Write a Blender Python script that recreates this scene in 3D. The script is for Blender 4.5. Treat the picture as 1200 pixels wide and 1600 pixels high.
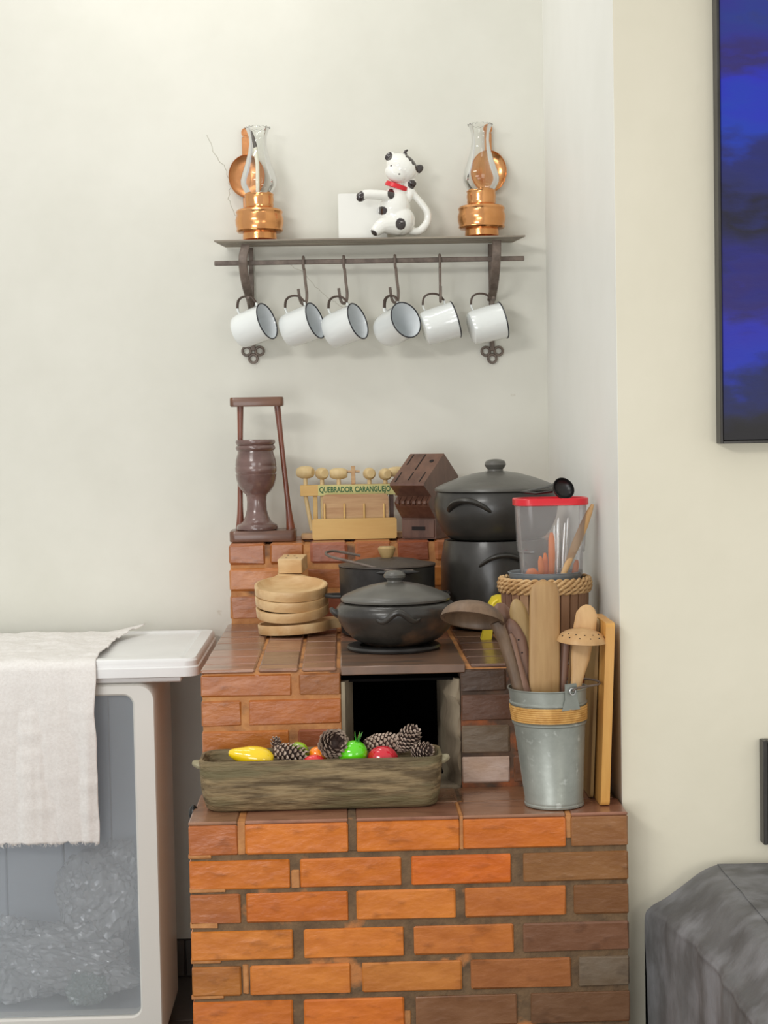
import bpy, bmesh, math, random
from mathutils import Vector, Matrix, noise, Euler

# ------------------------------------------------------------------ scene
for o in list(bpy.data.objects):
    bpy.data.objects.remove(o)
SC = bpy.context.scene
COL = SC.collection
R = math.radians
random.seed(7)

def c(r, g, b):
    def f(u):
        u /= 255.0
        return u / 12.92 if u <= 0.04045 else ((u + 0.055) / 1.055) ** 2.4
    return (f(r), f(g), f(b), 1.0)

# ------------------------------------------------------------------ camera
FPX = 2600.0
CAM = Vector((0, 0, 1.40))
yaw, pitch, roll = R(1.43), R(2.75), R(-1.10)
fw = Vector((math.sin(yaw) * math.cos(pitch), math.cos(yaw) * math.cos(pitch), -math.sin(pitch)))
rt = fw.cross(Vector((0, 0, 1))).normalized()
up = rt.cross(fw).normalized()
MR = Matrix((rt, up, -fw)).transposed() @ Matrix.Rotation(roll, 3, 'Z')
cam = bpy.data.cameras.new('camera')
cam.sensor_fit = 'VERTICAL'; cam.sensor_height = 36.0
cam.lens = FPX / 1600 * 36.0
cam.clip_start = 0.05
co = bpy.data.objects.new('camera', cam); COL.objects.link(co)
co.matrix_world = Matrix.Translation(CAM) @ MR.to_4x4()
SC.camera = co

def ray(px, py):
    return MR @ Vector(((px - 600) / FPX, -(py - 800) / FPX, -1.0))
def at(px, py, Y):
    d = ray(px, py); return CAM + d * ((Y - CAM.y) / d.y)
def atZ(px, py, Z):
    d = ray(px, py); return CAM + d * ((Z - CAM.z) / d.z)

# ------------------------------------------------------------------ light
W = bpy.data.worlds.new('world'); SC.world = W; W.use_nodes = True
W.node_tree.nodes['Background'].inputs[0].default_value = (1.0, 0.985, 0.95, 1)
W.node_tree.nodes['Background'].inputs[1].default_value = 0.62
def area(name, loc, target, sx, sy, power, col):
    l = bpy.data.lights.new(name, 'AREA'); l.shape = 'RECTANGLE'
    l.size = sx; l.size_y = sy; l.energy = power; l.color = col
    o = bpy.data.objects.new(name, l); COL.objects.link(o); o.location = loc
    o.rotation_euler = (Vector(target) - Vector(loc)).to_track_quat('-Z', 'Y').to_euler()
    return o
area('ceiling_lamp', (-0.9, 3.05, 3.0), (-0.1, 4.0, 1.2), 0.7, 0.10, 4.5, (1.0, 0.985, 0.94))
area('ceiling_lamp', (-0.35, 3.75, 3.0), (0.05, 4.2, 1.2), 0.6, 0.10, 2.6, (1.0, 0.985, 0.94))
area('ceiling_lamp', (-1.7, 0.6, 2.6), (0.3, 4.0, 1.0), 1.1, 0.3, 28, (1.0, 0.985, 0.95))
area('front_fill', (-1.0, 0.1, 0.95), (-0.45, 3.8, 0.5), 1.4, 1.1, 23, (0.97, 0.985, 1.0))  # added unseen fill, brightens the low fronts and the cabinet interior
area('room_lamp', (1.25, 0.7, 1.05), (0.9, 3.2, 0.7), 0.7, 0.5, 6, (1.0, 0.96, 0.86))

SC.view_settings.view_transform = 'Standard'
SC.view_settings.look = 'None'
SC.view_settings.exposure = 0.15
SC.view_settings.gamma = 1.0
SC.view_settings.use_curve_mapping = False

# ------------------------------------------------------------------ mesh builder
class MB:
    def __init__(s, M=None):
        s.v = []; s.f = []; s.M = M or Matrix.Identity(4); s.mi = []; s.cm = 0
    def add(s, vs, fs):
        n = len(s.v)
        s.v += [s.M @ Vector(p) for p in vs]
        s.f += [tuple(i + n for i in q) for q in fs]
        s.mi += [s.cm] * len(fs)
        return s
    def box(s, x0, x1, y0, y1, z0, z1, bev=0.0, jit=0.0):
        if x0 > x1: x0, x1 = x1, x0
        if y0 > y1: y0, y1 = y1, y0
        if z0 > z1: z0, z1 = z1, z0
        cx, cy, cz = (x0 + x1) / 2, (y0 + y1) / 2, (z0 + z1) / 2
        hx, hy, hz = (x1 - x0) / 2, (y1 - y0) / 2, (z1 - z0) / 2
        if bev <= 0:
            vs = [(cx + a * hx, cy + b * hy, cz + d * hz) for a in (-1, 1) for b in (-1, 1) for d in (-1, 1)]
            return s.add(vs, [(0, 1, 3, 2), (4, 6, 7, 5), (0, 4, 5, 1), (2, 3, 7, 6), (0, 2, 6, 4), (1, 5, 7, 3)])
        b = min(bev, hx * .9, hy * .9, hz * .9)
        vs = []; ix = {}
        for a in (-1, 1):
            for d in (-1, 1):
                for e in (-1, 1):
                    j0 = [random.uniform(-jit, jit) for _ in range(3)]
                    for k in range(3):
                        j = [0 if q_ == k else j0[q_] for q_ in range(3)]
                        q = [a * (hx - b), d * (hy - b), e * (hz - b)]
                        q[k] = (a * hx, d * hy, e * hz)[k]
                        ix[(a, d, e, k)] = len(vs)
                        vs.append((cx + q[0] + j[0], cy + q[1] + j[1], cz + q[2] + j[2]))
        fs = []
        for a in (-1, 1):
            fs.append([ix[(a, -1, -1, 0)], ix[(a, 1, -1, 0)], ix[(a, 1, 1, 0)], ix[(a, -1, 1, 0)]])
            fs.append([ix[(-1, a, -1, 1)], ix[(1, a, -1, 1)], ix[(1, a, 1, 1)], ix[(-1, a, 1, 1)]])
            fs.append([ix[(-1, -1, a, 2)], ix[(1, -1, a, 2)], ix[(1, 1, a, 2)], ix[(-1, 1, a, 2)]])
            for d in (-1, 1):
                fs.append([ix[(a, d, -1, 0)], ix[(a, d, 1, 0)], ix[(a, d, 1, 1)], ix[(a, d, -1, 1)]])
                fs.append([ix[(a, -1, d, 0)], ix[(a, 1, d, 0)], ix[(a, 1, d, 2)], ix[(a, -1, d, 2)]])
                fs.append([ix[(-1, a, d, 1)], ix[(1, a, d, 1)], ix[(1, a, d, 2)], ix[(-1, a, d, 2)]])
                for e in (-1, 1):
                    fs.append([ix[(a, d, e, 0)], ix[(a, d, e, 1)], ix[(a, d, e, 2)]])
        return s.add(vs, fs)
    def loft(s, rings, cap0=True, cap1=True, closed=True):
        n = len(rings[0]); vs = [p for r in rings for p in r]; fs = []
        for i in range(len(rings) - 1):
            for j in range(n if closed else n - 1):
                k = (j + 1) % n
                fs.append((i * n + j, i * n + k, (i + 1) * n + k, (i + 1) * n + j))
        if cap0: fs.append(tuple(range(n))[::-1])
        if cap1: fs.append(tuple((len(rings) - 1) * n + j for j in range(n)))
        return s.add(vs, fs)
    def lathe(s, prof, n=40, cc=(0, 0, 0), cap0=False, cap1=False, wob=0.0):
        rings = []
        for r, z in prof:
            rings.append([(cc[0] + r * math.cos(2 * math.pi * j / n) * (1 + wob * math.sin(3 * 2 * math.pi * j / n + z * 40)),
                           cc[1] + r * math.sin(2 * math.pi * j / n), cc[2] + z) for j in range(n)])
        return s.loft(rings, cap0, cap1)
    def tube(s, pts, r, n=8, cap=True, closed=False):
        pts = [Vector(p) for p in pts]; m = len(pts)
        rs = r if isinstance(r, (list, tuple)) else [r] * m
        rings = []; prev = None
        for i, p in enumerate(pts):
            if closed: t = pts[(i + 1) % m] - pts[i - 1]
            else: t = pts[min(i + 1, m - 1)] - pts[max(i - 1, 0)]
            t.normalize()
            if prev is None:
                a = Vector((0, 0, 1)) if abs(t.z) < .9 else Vector((1, 0, 0))
            else: a = prev
            u = (a - t * a.dot(t)).normalized(); w = t.cross(u); prev = u
            rings.append([p + (u * math.cos(2 * math.pi * j / n) + w * math.sin(2 * math.pi * j / n)) * rs[i] for j in range(n)])
        if closed:
            rings.append(rings[0]); return s.loft(rings, False, False)
        return s.loft(rings, cap, cap)
    def sweep(s, pts, ws, ts, side=(1, 0, 0), n=14, sq=1.0):
        pts = [Vector(p) for p in pts]; m = len(pts); side = Vector(side); rings = []
        for i, p in enumerate(pts):
            t = (pts[min(i + 1, m - 1)] - pts[max(i - 1, 0)]).normalized()
            u = (side - t * side.dot(t)).normalized(); w = t.cross(u)
            ring = []
            for j in range(n):
                a = 2 * math.pi * j / n; ca, sa = math.cos(a), math.sin(a)
                ca = math.copysign(abs(ca) ** sq, ca); sa = math.copysign(abs(sa) ** sq, sa)
                ring.append(p + u * ca * ws[i] + w * sa * ts[i])
            rings.append(ring)
        return s.loft(rings)
    def prism(s, out, a0, a1, axis='z'):
        def P(u, v, w):
            return {'z': (u, v, w), 'y': (u, w, v), 'x': (w, u, v)}[axis]
        return s.loft([[P(u, v, a0) for u, v in out], [P(u, v, a1) for u, v in out]])
    def ball(s, cc, rx, ry, rz, n=24, m=14):
        rings = []
        for i in range(m + 1):
            a = -math.pi / 2 + math.pi * i / m; rr = max(math.cos(a), 1e-3)
            rings.append([(cc[0] + rx * rr * math.cos(2 * math.pi * j / n), cc[1] + ry * rr * math.sin(2 * math.pi * j / n), cc[2] + rz * math.sin(a)) for j in range(n)])
        return s.loft(rings)
    def torus(s, cc, r, rr, n=40, k=8, M=None):
        pts = [(cc[0] + r * math.cos(2 * math.pi * i / n), cc[1] + r * math.sin(2 * math.pi * i / n), cc[2]) for i in range(n)]
        if M is not None: pts = [M @ (Vector(p) - Vector(cc)) + Vector(cc) for p in pts]
        return s.tube(pts, rr, k, closed=True)

def rrect(hx, hy, r, k=5):
    r = min(r, hx * .999, hy * .999); out = []
    for qx, qy, a0 in ((1, 1, 0), (-1, 1, 90), (-1, -1, 180), (1, -1, 270)):
        for i in range(k + 1):
            a = R(a0 + 90 * i / k)
            out.append((qx * (hx - r) + r * math.cos(a), qy * (hy - r) + r * math.sin(a)))
    return out
def bez(p, n=24):
    """Catmull-Rom through points"""
    p = [Vector(q) for q in p]; q = [p[0] * 2 - p[1]] + p + [p[-1] * 2 - p[-2]]; out = []
    seg = len(p) - 1; per = max(2, n // seg)
    for i in range(seg):
        a, b, d, e = q[i:i + 4]
        for k in range(per):
            t = k / per
            out.append(0.5 * ((2 * b) + (d - a) * t + (2 * a - 5 * b + 4 * d - e) * t * t + (3 * b - a - 3 * d + e) * t ** 3))
    out.append(p[-1]); return out

def mesh_of(name, mb, mats, sharp=40, smooth=True, tris=False):
    me = bpy.data.meshes.new(name)
    me.from_pydata([tuple(v) for v in mb.v], [], mb.f)
    bm = bmesh.new(); bm.from_mesh(me)
    bmesh.ops.recalc_face_normals(bm, faces=bm.faces)
    bm.to_mesh(me); bm.free()
    for m in (mats if isinstance(mats, (list, tuple)) else [mats]): me.materials.append(m)
    for i, p in enumerate(me.polygons): p.material_index = mb.mi[i] if i < len(mb.mi) else 0
    if smooth:
        me.shade_smooth(); me.set_sharp_from_angle(angle=R(sharp))
    return me
WORLD = {}
def part(name, mb, mats, parent=None, world=False, sharp=40, smooth=True, label=None, color=None):
    if world and parent is not None:
        inv = WORLD[parent.name].inverted()
        mb.v = [inv @ Vector(v) for v in mb.v]
    o = bpy.data.objects.new(name, mesh_of(name, mb, mats, sharp, smooth)); COL.objects.link(o)
    if parent is not None:
        o.parent = parent; WORLD[o.name] = WORLD[parent.name]
    else: WORLD[o.name] = Matrix.Identity(4)
    if label: o['label'] = label
    if color: o.color = color
    return o
def thing(name, label, cat, loc=(0, 0, 0), rz=0, group=None, rot=None):
    o = bpy.data.objects.new(name, None); COL.objects.link(o)
    o.empty_display_size = .05
    o.location = loc; o.rotation_euler = rot if rot else (0, 0, rz)
    o['label'] = label; o['category'] = cat
    if group: o['group'] = group
    WORLD[o.name] = Matrix.Translation(Vector(loc)) @ Euler(rot if rot else (0, 0, rz)).to_matrix().to_4x4()
    return o
def solo(name, label, cat, mb, mats, group=None, sharp=40, loc=None, kind=None):
    """a thing that is one mesh; world-space verts, origin moved to loc"""
    if loc is not None: mb.v = [v - Vector(loc) for v in mb.v]
    o = part(name, mb, mats, None, sharp=sharp)
    if loc is not None: o.location = loc; WORLD[o.name] = Matrix.Translation(Vector(loc))
    o['label'] = label; o['category'] = cat
    if group: o['group'] = group
    if kind: o['kind'] = kind
    return o
def struct(name, mb, mats, sharp=40, label=None):
    o = part(name, mb, mats, None, sharp=sharp); o['kind'] = 'structure'
    if label: o['label'] = label
    return o
def copy_tree(o, parent=None):
    q = o.copy(); COL.objects.link(q)
    if parent is not None: q.parent = parent
    for ch in [x for x in bpy.data.objects if x.parent == o]: copy_tree(ch, q)
    return q

# ------------------------------------------------------------------ materials
def nodes(name):
    m = bpy.data.materials.new(name); m.use_nodes = True
    return m, m.node_tree.nodes, m.node_tree.links, m.node_tree.nodes['Principled BSDF']
def mat(name, c1, c2=None, scale=8, stretch=(1, 1, 1), rough=.5, metal=0, bump=0, bscale=60, coat=0, spec=.5,
        objcol=False, detail=5, lo=.35, hi=.65, c3=None, s3=3.0, t3=.6, rvar=0, dist=.002, d3=0.08, sss=0):
    m, N, L, P = nodes(name)
    tc = N.new('ShaderNodeTexCoord'); mp = N.new('ShaderNodeMapping'); L.new(tc.outputs['Object'], mp.inputs[0])
    oi = N.new('ShaderNodeObjectInfo')
    if objcol:
        cr = N.new('ShaderNodeCombineXYZ'); mm = N.new('ShaderNodeMath'); mm.operation = 'MULTIPLY'; mm.inputs[1].default_value = 37.0
        L.new(oi.outputs['Random'], mm.inputs[0])
        for i in range(3): L.new(mm.outputs[0], cr.inputs[i])
        L.new(cr.outputs[0], mp.inputs['Location'])
    mp.inputs['Scale'].default_value = stretch
    nz = N.new('ShaderNodeTexNoise'); nz.inputs['Scale'].default_value = scale; nz.inputs['Detail'].default_value = detail
    nz.inputs['Roughness'].default_value = .62
    L.new(mp.outputs[0], nz.inputs['Vector'])
    mr = N.new('ShaderNodeMapRange'); mr.inputs[1].default_value = lo; mr.inputs[2].default_value = hi
    L.new(nz.outputs['Fac'], mr.inputs[0])
    mx = N.new('ShaderNodeMix'); mx.data_type = 'RGBA'
    mx.inputs['A'].default_value = c1; mx.inputs['B'].default_value = c2 or c1
    L.new(mr.outputs[0], mx.inputs['Factor'])
    out = mx.outputs['Result']
    if c3:
        n3 = N.new('ShaderNodeTexNoise'); n3.inputs['Scale'].default_value = s3; n3.inputs['Detail'].default_value = 6
        L.new(mp.outputs[0], n3.inputs['Vector'])
        r3 = N.new('ShaderNodeMapRange'); r3.inputs[1].default_value = t3 - d3; r3.inputs[2].default_value = t3 + d3
        L.new(n3.outputs['Fac'], r3.inputs[0])
        m3 = N.new('ShaderNodeMix'); m3.data_type = 'RGBA'; L.new(r3.outputs[0], m3.inputs['Factor'])
        L.new(out, m3.inputs['A']); m3.inputs['B'].default_value = c3; out = m3.outputs['Result']
    if objcol:
        mu = N.new('ShaderNodeMix'); mu.data_type = 'RGBA'; mu.blend_type = 'MULTIPLY'; mu.inputs['Factor'].default_value = 1
        L.new(out, mu.inputs['A']); L.new(oi.outputs['Color'], mu.inputs['B']); out = mu.outputs['Result']
    L.new(out, P.inputs['Base Color'])
    P.inputs['Roughness'].default_value = rough; P.inputs['Metallic'].default_value = metal
    P.inputs['Coat Weight'].default_value = coat; P.inputs['Coat Roughness'].default_value = .15
    P.inputs['Specular IOR Level'].default_value = spec
    if sss: P.inputs['Subsurface Weight'].default_value = sss; P.inputs['Subsurface Radius'].default_value = (.01, .01, .01)
    if rvar:
        rr = N.new('ShaderNodeMapRange'); rr.inputs[3].default_value = rough - rvar; rr.inputs[4].default_value = rough + rvar
        L.new(nz.outputs['Fac'], rr.inputs[0]); L.new(rr.outputs[0], P.inputs['Roughness'])
    if bump:
        nb = N.new('ShaderNodeTexNoise'); nb.inputs['Scale'].default_value = bscale; nb.inputs['Detail'].default_value = 4
        L.new(mp.outputs[0], nb.inputs['Vector'])
        b = N.new('ShaderNodeBump'); b.inputs['Strength'].default_value = bump; b.inputs['Distance'].default_value = dist
        L.new(nb.outputs['Fac'], b.inputs['Height']); L.new(b.outputs[0], P.inputs['Normal'])
    return m
def glass(name, tint, alpha_col=None, haze=0.0, rough=.03, gloss=1.0, bump=0, bscale=80, minr=0.0):
    """thin clear sheet: transparent + fresnel gloss + a little haze"""
    m, N, L, P = nodes(name)
    N.remove(P); out = N['Material Output']
    tr = N.new('ShaderNodeBsdfTransparent'); tr.inputs[0].default_value = tint
    gl = N.new('ShaderNodeBsdfGlossy'); gl.inputs['Roughness'].default_value = rough
    df = N.new('ShaderNodeBsdfDiffuse'); df.inputs[0].default_value = alpha_col or (.9, .9, .9, 1)
    tl = N.new('ShaderNodeBsdfTranslucent'); tl.inputs[0].default_value = alpha_col or (.9, .9, .9, 1)
    md = N.new('ShaderNodeMixShader'); md.inputs[0].default_value = .5
    L.new(df.outputs[0], md.inputs[1]); L.new(tl.outputs[0], md.inputs[2])
    lw = N.new('ShaderNodeFresnel'); lw.inputs[0].default_value = 1.45
    ml = N.new('ShaderNodeMath'); ml.operation = 'MULTIPLY_ADD'; ml.inputs[1].default_value = gloss; ml.inputs[2].default_value = minr; ml.use_clamp = True
    L.new(lw.outputs[0], ml.inputs[0])
    m1 = N.new('ShaderNodeMixShader'); m1.inputs[0].default_value = haze
    L.new(tr.outputs[0], m1.inputs[1]); L.new(md.outputs[0], m1.inputs[2])
    m2 = N.new('ShaderNodeMixShader'); L.new(ml.outputs[0], m2.inputs[0])
    L.new(m1.outputs[0], m2.inputs[1]); L.new(gl.outputs[0], m2.inputs[2])
    L.new(m2.outputs[0], out.inputs[0])
    if bump:
        nb = N.new('ShaderNodeTexNoise'); nb.inputs['Scale'].default_value = bscale; nb.inputs['Detail'].default_value = 3
        tc = N.new('ShaderNodeTexCoord'); L.new(tc.outputs['Object'], nb.inputs['Vector'])
        b = N.new('ShaderNodeBump'); b.inputs['Strength'].default_value = bump; b.inputs['Distance'].default_value = .004
        L.new(nb.outputs['Fac'], b.inputs['Height'])
        for q in (gl, df, lw): L.new(b.outputs[0], q.inputs['Normal'])
    return m

M = {}
M['wall'] = mat('wall_paint', c(222, 221, 211), c(214, 213, 202), 2.2, rough=.55, bump=.35, bscale=9, dist=.006, c3=c(200, 194, 178), s3=26, t3=.78, d3=.05)
M['wall_warm'] = mat('wall_paint_warm', c(230, 224, 204), c(224, 218, 197), 2.0, rough=.6, bump=.35, bscale=14, dist=.005)
M['wall_side'] = mat('wall_paint_side_lit', c(234, 234, 228), c(228, 228, 221), 2.0, rough=.5, bump=.3, bscale=10, dist=.005)  # paler wall paint with the light from the left mixed in
M['crack'] = mat('crack_grey', c(184, 180, 166), rough=.9)
M['tile'] = mat('floor_tile', c(88, 82, 76), c(74, 69, 64), 12, rough=.35, bump=.1)
M['floor'] = mat('floor_grout', c(60, 56, 52), rough=.8)
M['skirting'] = mat('skirting_tile', c(92, 86, 80), c(78, 73, 68), 10, rough=.4)
BR1, BR2 = (1, .97, .93, 1), (.72, .62, .50, 1)
M['brick'] = mat('glazed_brick', (1, 1, 1, 1), (.80, .72, .62, 1), 14, rough=.34, bump=.9, bscale=22, objcol=True, coat=.3,
                 stretch=(1, 1, 2.2), c3=(.52, .47, .44, 1), s3=22, t3=.68, d3=.10, rvar=.1, dist=.003)
M['brick_top'] = mat('glazed_brick_top', (1, 1, 1, 1), (.80, .76, .70, 1), 10, rough=.30, bump=.6, bscale=26, objcol=True, coat=.35,
                     stretch=(1, 2.6, 1), c3=(.55, .50, .48, 1), s3=12, t3=.62, d3=.08, rvar=.1)
M['mortar_grey'] = mat('mortar_grey', c(124, 98, 70), c(94, 74, 54), 30, rough=.9, bump=1, bscale=130, c3=c(186, 122, 70), s3=11, t3=.66, d3=.03)
M['mortar_orange'] = mat('mortar_orange', c(200, 140, 82), c(172, 112, 62), 26, rough=.6, bump=1, bscale=60, c3=c(110, 74, 48), s3=12, t3=.60, d3=.06)
M['mortar_sooty'] = mat('mortar_sooty', c(104, 78, 58), c(70, 54, 44), 20, rough=.8, bump=1, bscale=60, c3=c(168, 92, 48), s3=14, t3=.62)
M['jamb'] = mat('sooty_cement', c(172, 156, 132), c(112, 98, 80), 9, rough=.8, bump=.7, bscale=30, stretch=(1, 1, .4), c3=c(150, 140, 116), s3=10, t3=.6)
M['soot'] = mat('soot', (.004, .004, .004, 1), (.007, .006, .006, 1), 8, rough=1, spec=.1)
M['iron'] = mat('wrought_iron', c(122, 108, 98), c(92, 80, 72), 40, rough=.45, metal=.1, bump=.4, bscale=90)
M['shelf_wood'] = mat('weathered_shelf', c(158, 148, 132), c(122, 112, 100), 20, rough=.55, stretch=(.15, 2, 2), metal=.1)
M['enamel'] = mat('white_enamel', c(234, 238, 236), rough=.12, coat=.6)
M['enamel_in'] = mat('enamel_inside', c(226, 231, 234), rough=.15, coat=.5)
M['rim'] = mat('blue_black_rim', c(38, 38, 46), rough=.3)
M['handle_dark'] = mat('worn_handle', c(84, 70, 62), rough=.4)
M['copper'] = mat('copper', (.80, .40, .17, 1), (.66, .30, .11, 1), 7, rough=.20, metal=1, bump=.25, bscale=60, rvar=.05)
M['copper_dull'] = mat('copper_dull', (.64, .30, .13, 1), (.50, .22, .09, 1), 9, rough=.32, metal=1, bump=.3, bscale=50)
M['glass'] = glass('lamp_glass', (.97, .98, .97, 1), gloss=1.0, rough=.02, minr=.0)
M['candle'] = mat('candle_wax', c(236, 232, 214), rough=.4)
M['candle_dark'] = mat('candle_tip', c(92, 84, 78), rough=.5)  # darker wax for the tip of the taper
M['ceramic'] = mat('ceramic_white', c(240, 240, 234), rough=.1, coat=.7)
M['mahogany'] = mat('mahogany', c(134, 74, 50), c(100, 50, 34), 18, rough=.3, stretch=(3, 3, .3), coat=.4)
M['walnut_dark'] = mat('walnut_dark', c(118, 80, 58), c(88, 58, 44), 16, rough=.35, stretch=(.3, 3, 3), coat=.3)
M['mortar_wood'] = mat('turned_dark_wood', c(124, 96, 90), c(96, 70, 64), 9, rough=.24, coat=.6, stretch=(1, 1, 2))
M['pine'] = mat('pine', c(214, 178, 110), c(200, 158, 90), 10, rough=.5, stretch=(.3, 2, 2))
M['pine_pale'] = mat('pine_pale', c(220, 196, 148), c(202, 174, 122), 16, rough=.5, stretch=(2, 2, .4))
M['pine_brown'] = mat('pine_brown', c(196, 160, 116), c(170, 128, 88), 13, rough=.5, stretch=(.3, 2, 3), lo=.4, hi=.6)
M['sign_green'] = mat('sign_pale_green', c(206, 198, 132), c(192, 186, 120), 10, rough=.5)
M['ink'] = mat('green_ink', c(18, 88, 40), rough=.5)
M['walnut'] = mat('walnut', c(116, 82, 66), c(86, 56, 44), 14, rough=.35, stretch=(2, 2, .6), coat=.3)
M['slot'] = mat('slot_dark', c(26, 18, 16), rough=.8)
M['clay'] = mat('black_clay', c(58, 56, 52), c(44, 42, 39), 9, rough=.34, bump=.25, bscale=30, coat=.15, rvar=.08)
M['clay_lid'] = mat('grey_clay_lid', c(98, 96, 90), c(80, 78, 73), 7, rough=.34, coat=.15, bump=.15)
M['clay_used'] = mat('used_black_clay', c(60, 57, 52), c(38, 36, 33), 14, rough=.32, bump=.6, bscale=34, coat=.2, c3=c(122, 92, 68), s3=7, t3=.66, d3=.06)
M['iron_black'] = mat('cast_iron', c(56, 55, 54), c(42, 41, 40), 20, rough=.45, metal=.2, bump=.2)
M['iron_rust'] = mat('rusty_lid', c(84, 72, 62), c(66, 57, 50), 12, rough=.5, metal=.2)
M['bowl_wood'] = mat('pale_bowl_wood', c(222, 190, 142), c(200, 160, 110), 8, rough=.45, stretch=(1, 3, 3), lo=.4, hi=.6)
M['plastic'] = glass('clear_plastic', (.97, .97, .97, 1), (.85, .86, .86, 1), haze=.24, rough=.15, gloss=.8)
M['red'] = mat('red_plastic', c(214, 32, 46), rough=.3)
M['orange'] = mat('orange_plastic', c(255, 136, 40), rough=.35)
M['steel'] = mat('steel', (.75, .75, .74, 1), rough=.25, metal=1)
M['tub'] = mat('grey_tub', c(150, 158, 164), c(130, 138, 144), 14, rough=.4, metal=.4)
M['wicker'] = mat('wicker', c(214, 178, 128), c(180, 138, 88), 40, rough=.55)
M['slat'] = mat('basket_slat', (1, 1, 1, 1), (.78, .72, .66, 1), 14, rough=.5, stretch=(3, 3, .3), objcol=True)
M['black_plastic'] = mat('black_plastic', c(20, 20, 20), rough=.35)
M['yellow'] = mat('yellow_plastic', c(246, 222, 60), rough=.35)
M['ladle'] = mat('dark_ladle_wood', c(124, 100, 78), c(90, 70, 54), 18, rough=.45, stretch=(1.5, 1.5, .5))
M['spoon_brown'] = mat('brown_spoon_wood', c(138, 104, 84), c(108, 76, 62), 14, rough=.45, stretch=(2, 2, .4))
M['spoon_olive'] = mat('olive_spoon_wood', c(176, 148, 100), c(154, 124, 78), 14, rough=.5, stretch=(2, 2, .4))
M['spatula'] = mat('spatula_wood', c(178, 142, 94), c(158, 120, 74), 10, rough=.5, stretch=(3, 3, .3), lo=.4, hi=.6)
M['spoon_pale'] = mat('pale_spoon_wood', c(208, 170, 120), c(186, 144, 94), 12, rough=.5, stretch=(2, 2, .4))
M['zinc'] = mat('galvanised', c(170, 174, 166), c(146, 150, 142), 14, rough=.42, metal=.45, bump=.15, c3=c(190, 194, 188), s3=60, t3=.67, d3=.05, rvar=.1)
M['rattan'] = mat('rattan', c(222, 176, 104), c(190, 140, 72), 50, rough=.5)
M['board'] = mat('board_wood', c(216, 164, 88), c(194, 138, 66), 10, rough=.45, stretch=(4, 4, .3))
M['board_pale'] = mat('board_pale', c(172, 142, 92), c(150, 120, 74), 10, rough=.5, stretch=(4, 4, .3))
M['trough'] = mat('mossy_wood', c(146, 126, 92), c(90, 74, 50), 40, rough=.75, bump=1, bscale=60, stretch=(.25, 1, 1.8), c3=c(108, 98, 68), s3=14, t3=.56, d3=.06, dist=.006, lo=.4, hi=.6)
M['trough_in'] = mat('trough_rim_wood', c(168, 160, 132), c(140, 130, 100), 14, rough=.7, bump=.6, stretch=(.4, 2, 2))
M['cone'] = mat('pine_cone_core', c(84, 62, 52), c(58, 42, 36), 30, rough=.7)
M['cone_tip'] = mat('pine_cone_tip', c(196, 176, 160), c(140, 118, 102), 60, rough=.6)
for k, col in (('g_yellow', (246, 208, 20)), ('g_lime', (150, 200, 30)), ('g_orange', (250, 140, 20)), ('g_green', (96, 214, 20)),
               ('g_red', (206, 26, 46)), ('g_pink', (236, 60, 60)), ('g_leaf', (60, 150, 50))):
    M[k] = mat('ornament_' + k[2:], c(*col), rough=.08, coat=.8)
def milky(name, col, t=.45, rough=.3):
    m, N, L, P = nodes(name); out = N['Material Output']
    P.inputs['Base Color'].default_value = col; P.inputs['Roughness'].default_value = rough
    tl = N.new('ShaderNodeBsdfTranslucent'); tl.inputs[0].default_value = col
    mx = N.new('ShaderNodeMixShader'); mx.inputs[0].default_value = t
    L.new(P.outputs[0], mx.inputs[1]); L.new(tl.outputs[0], mx.inputs[2]); L.new(mx.outputs[0], out.inputs[0]); return m
M['white_plastic'] = mat('white_plastic', c(240, 241, 240), c(233, 234, 233), 6, rough=.28, bump=.15, bscale=20)
M['frame_white'] = milky('frame_white', c(244, 243, 236), .15)
M['blue_grey'] = milky('bluish_panel', c(238, 243, 249), .4)
M['pane'] = glass('front_pane', (.97, .98, .99, 1), (.92, .96, 1, 1), haze=.24, rough=.08, gloss=.6)  # milky haze whitens the interior, standing in for bright reflections on the pane
M['bag'] = glass('crumpled_plastic', (.97, .98, .98, 1), (.97, .99, .98, 1), haze=.62, rough=.07, gloss=2.6, minr=.05, bump=1.0, bscale=60)
M['bag_green'] = glass('crumpled_plastic_green', (.84, .93, .88, 1), (.70, .84, .78, 1), haze=.5, rough=.07, gloss=2.6, minr=.05, bump=1.0, bscale=60)
M['cloth'] = mat('white_cloth', c(240, 237, 233), c(230, 226, 221), 160, rough=.9, bump=.3, bscale=420, stretch=(1, 1, 1), sss=0)
M['suede'] = mat('grey_suede', c(112, 112, 112), c(88, 87, 86), 8, rough=.7, bump=.8, bscale=26, dist=.006, stretch=(1, 1, .6), c3=c(128, 128, 130), s3=14, t3=.56, d3=.1)
M['frame_dark'] = mat('dark_metal_frame', c(70, 68, 66), c(54, 52, 50), 10, rough=.4, metal=.3)

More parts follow.
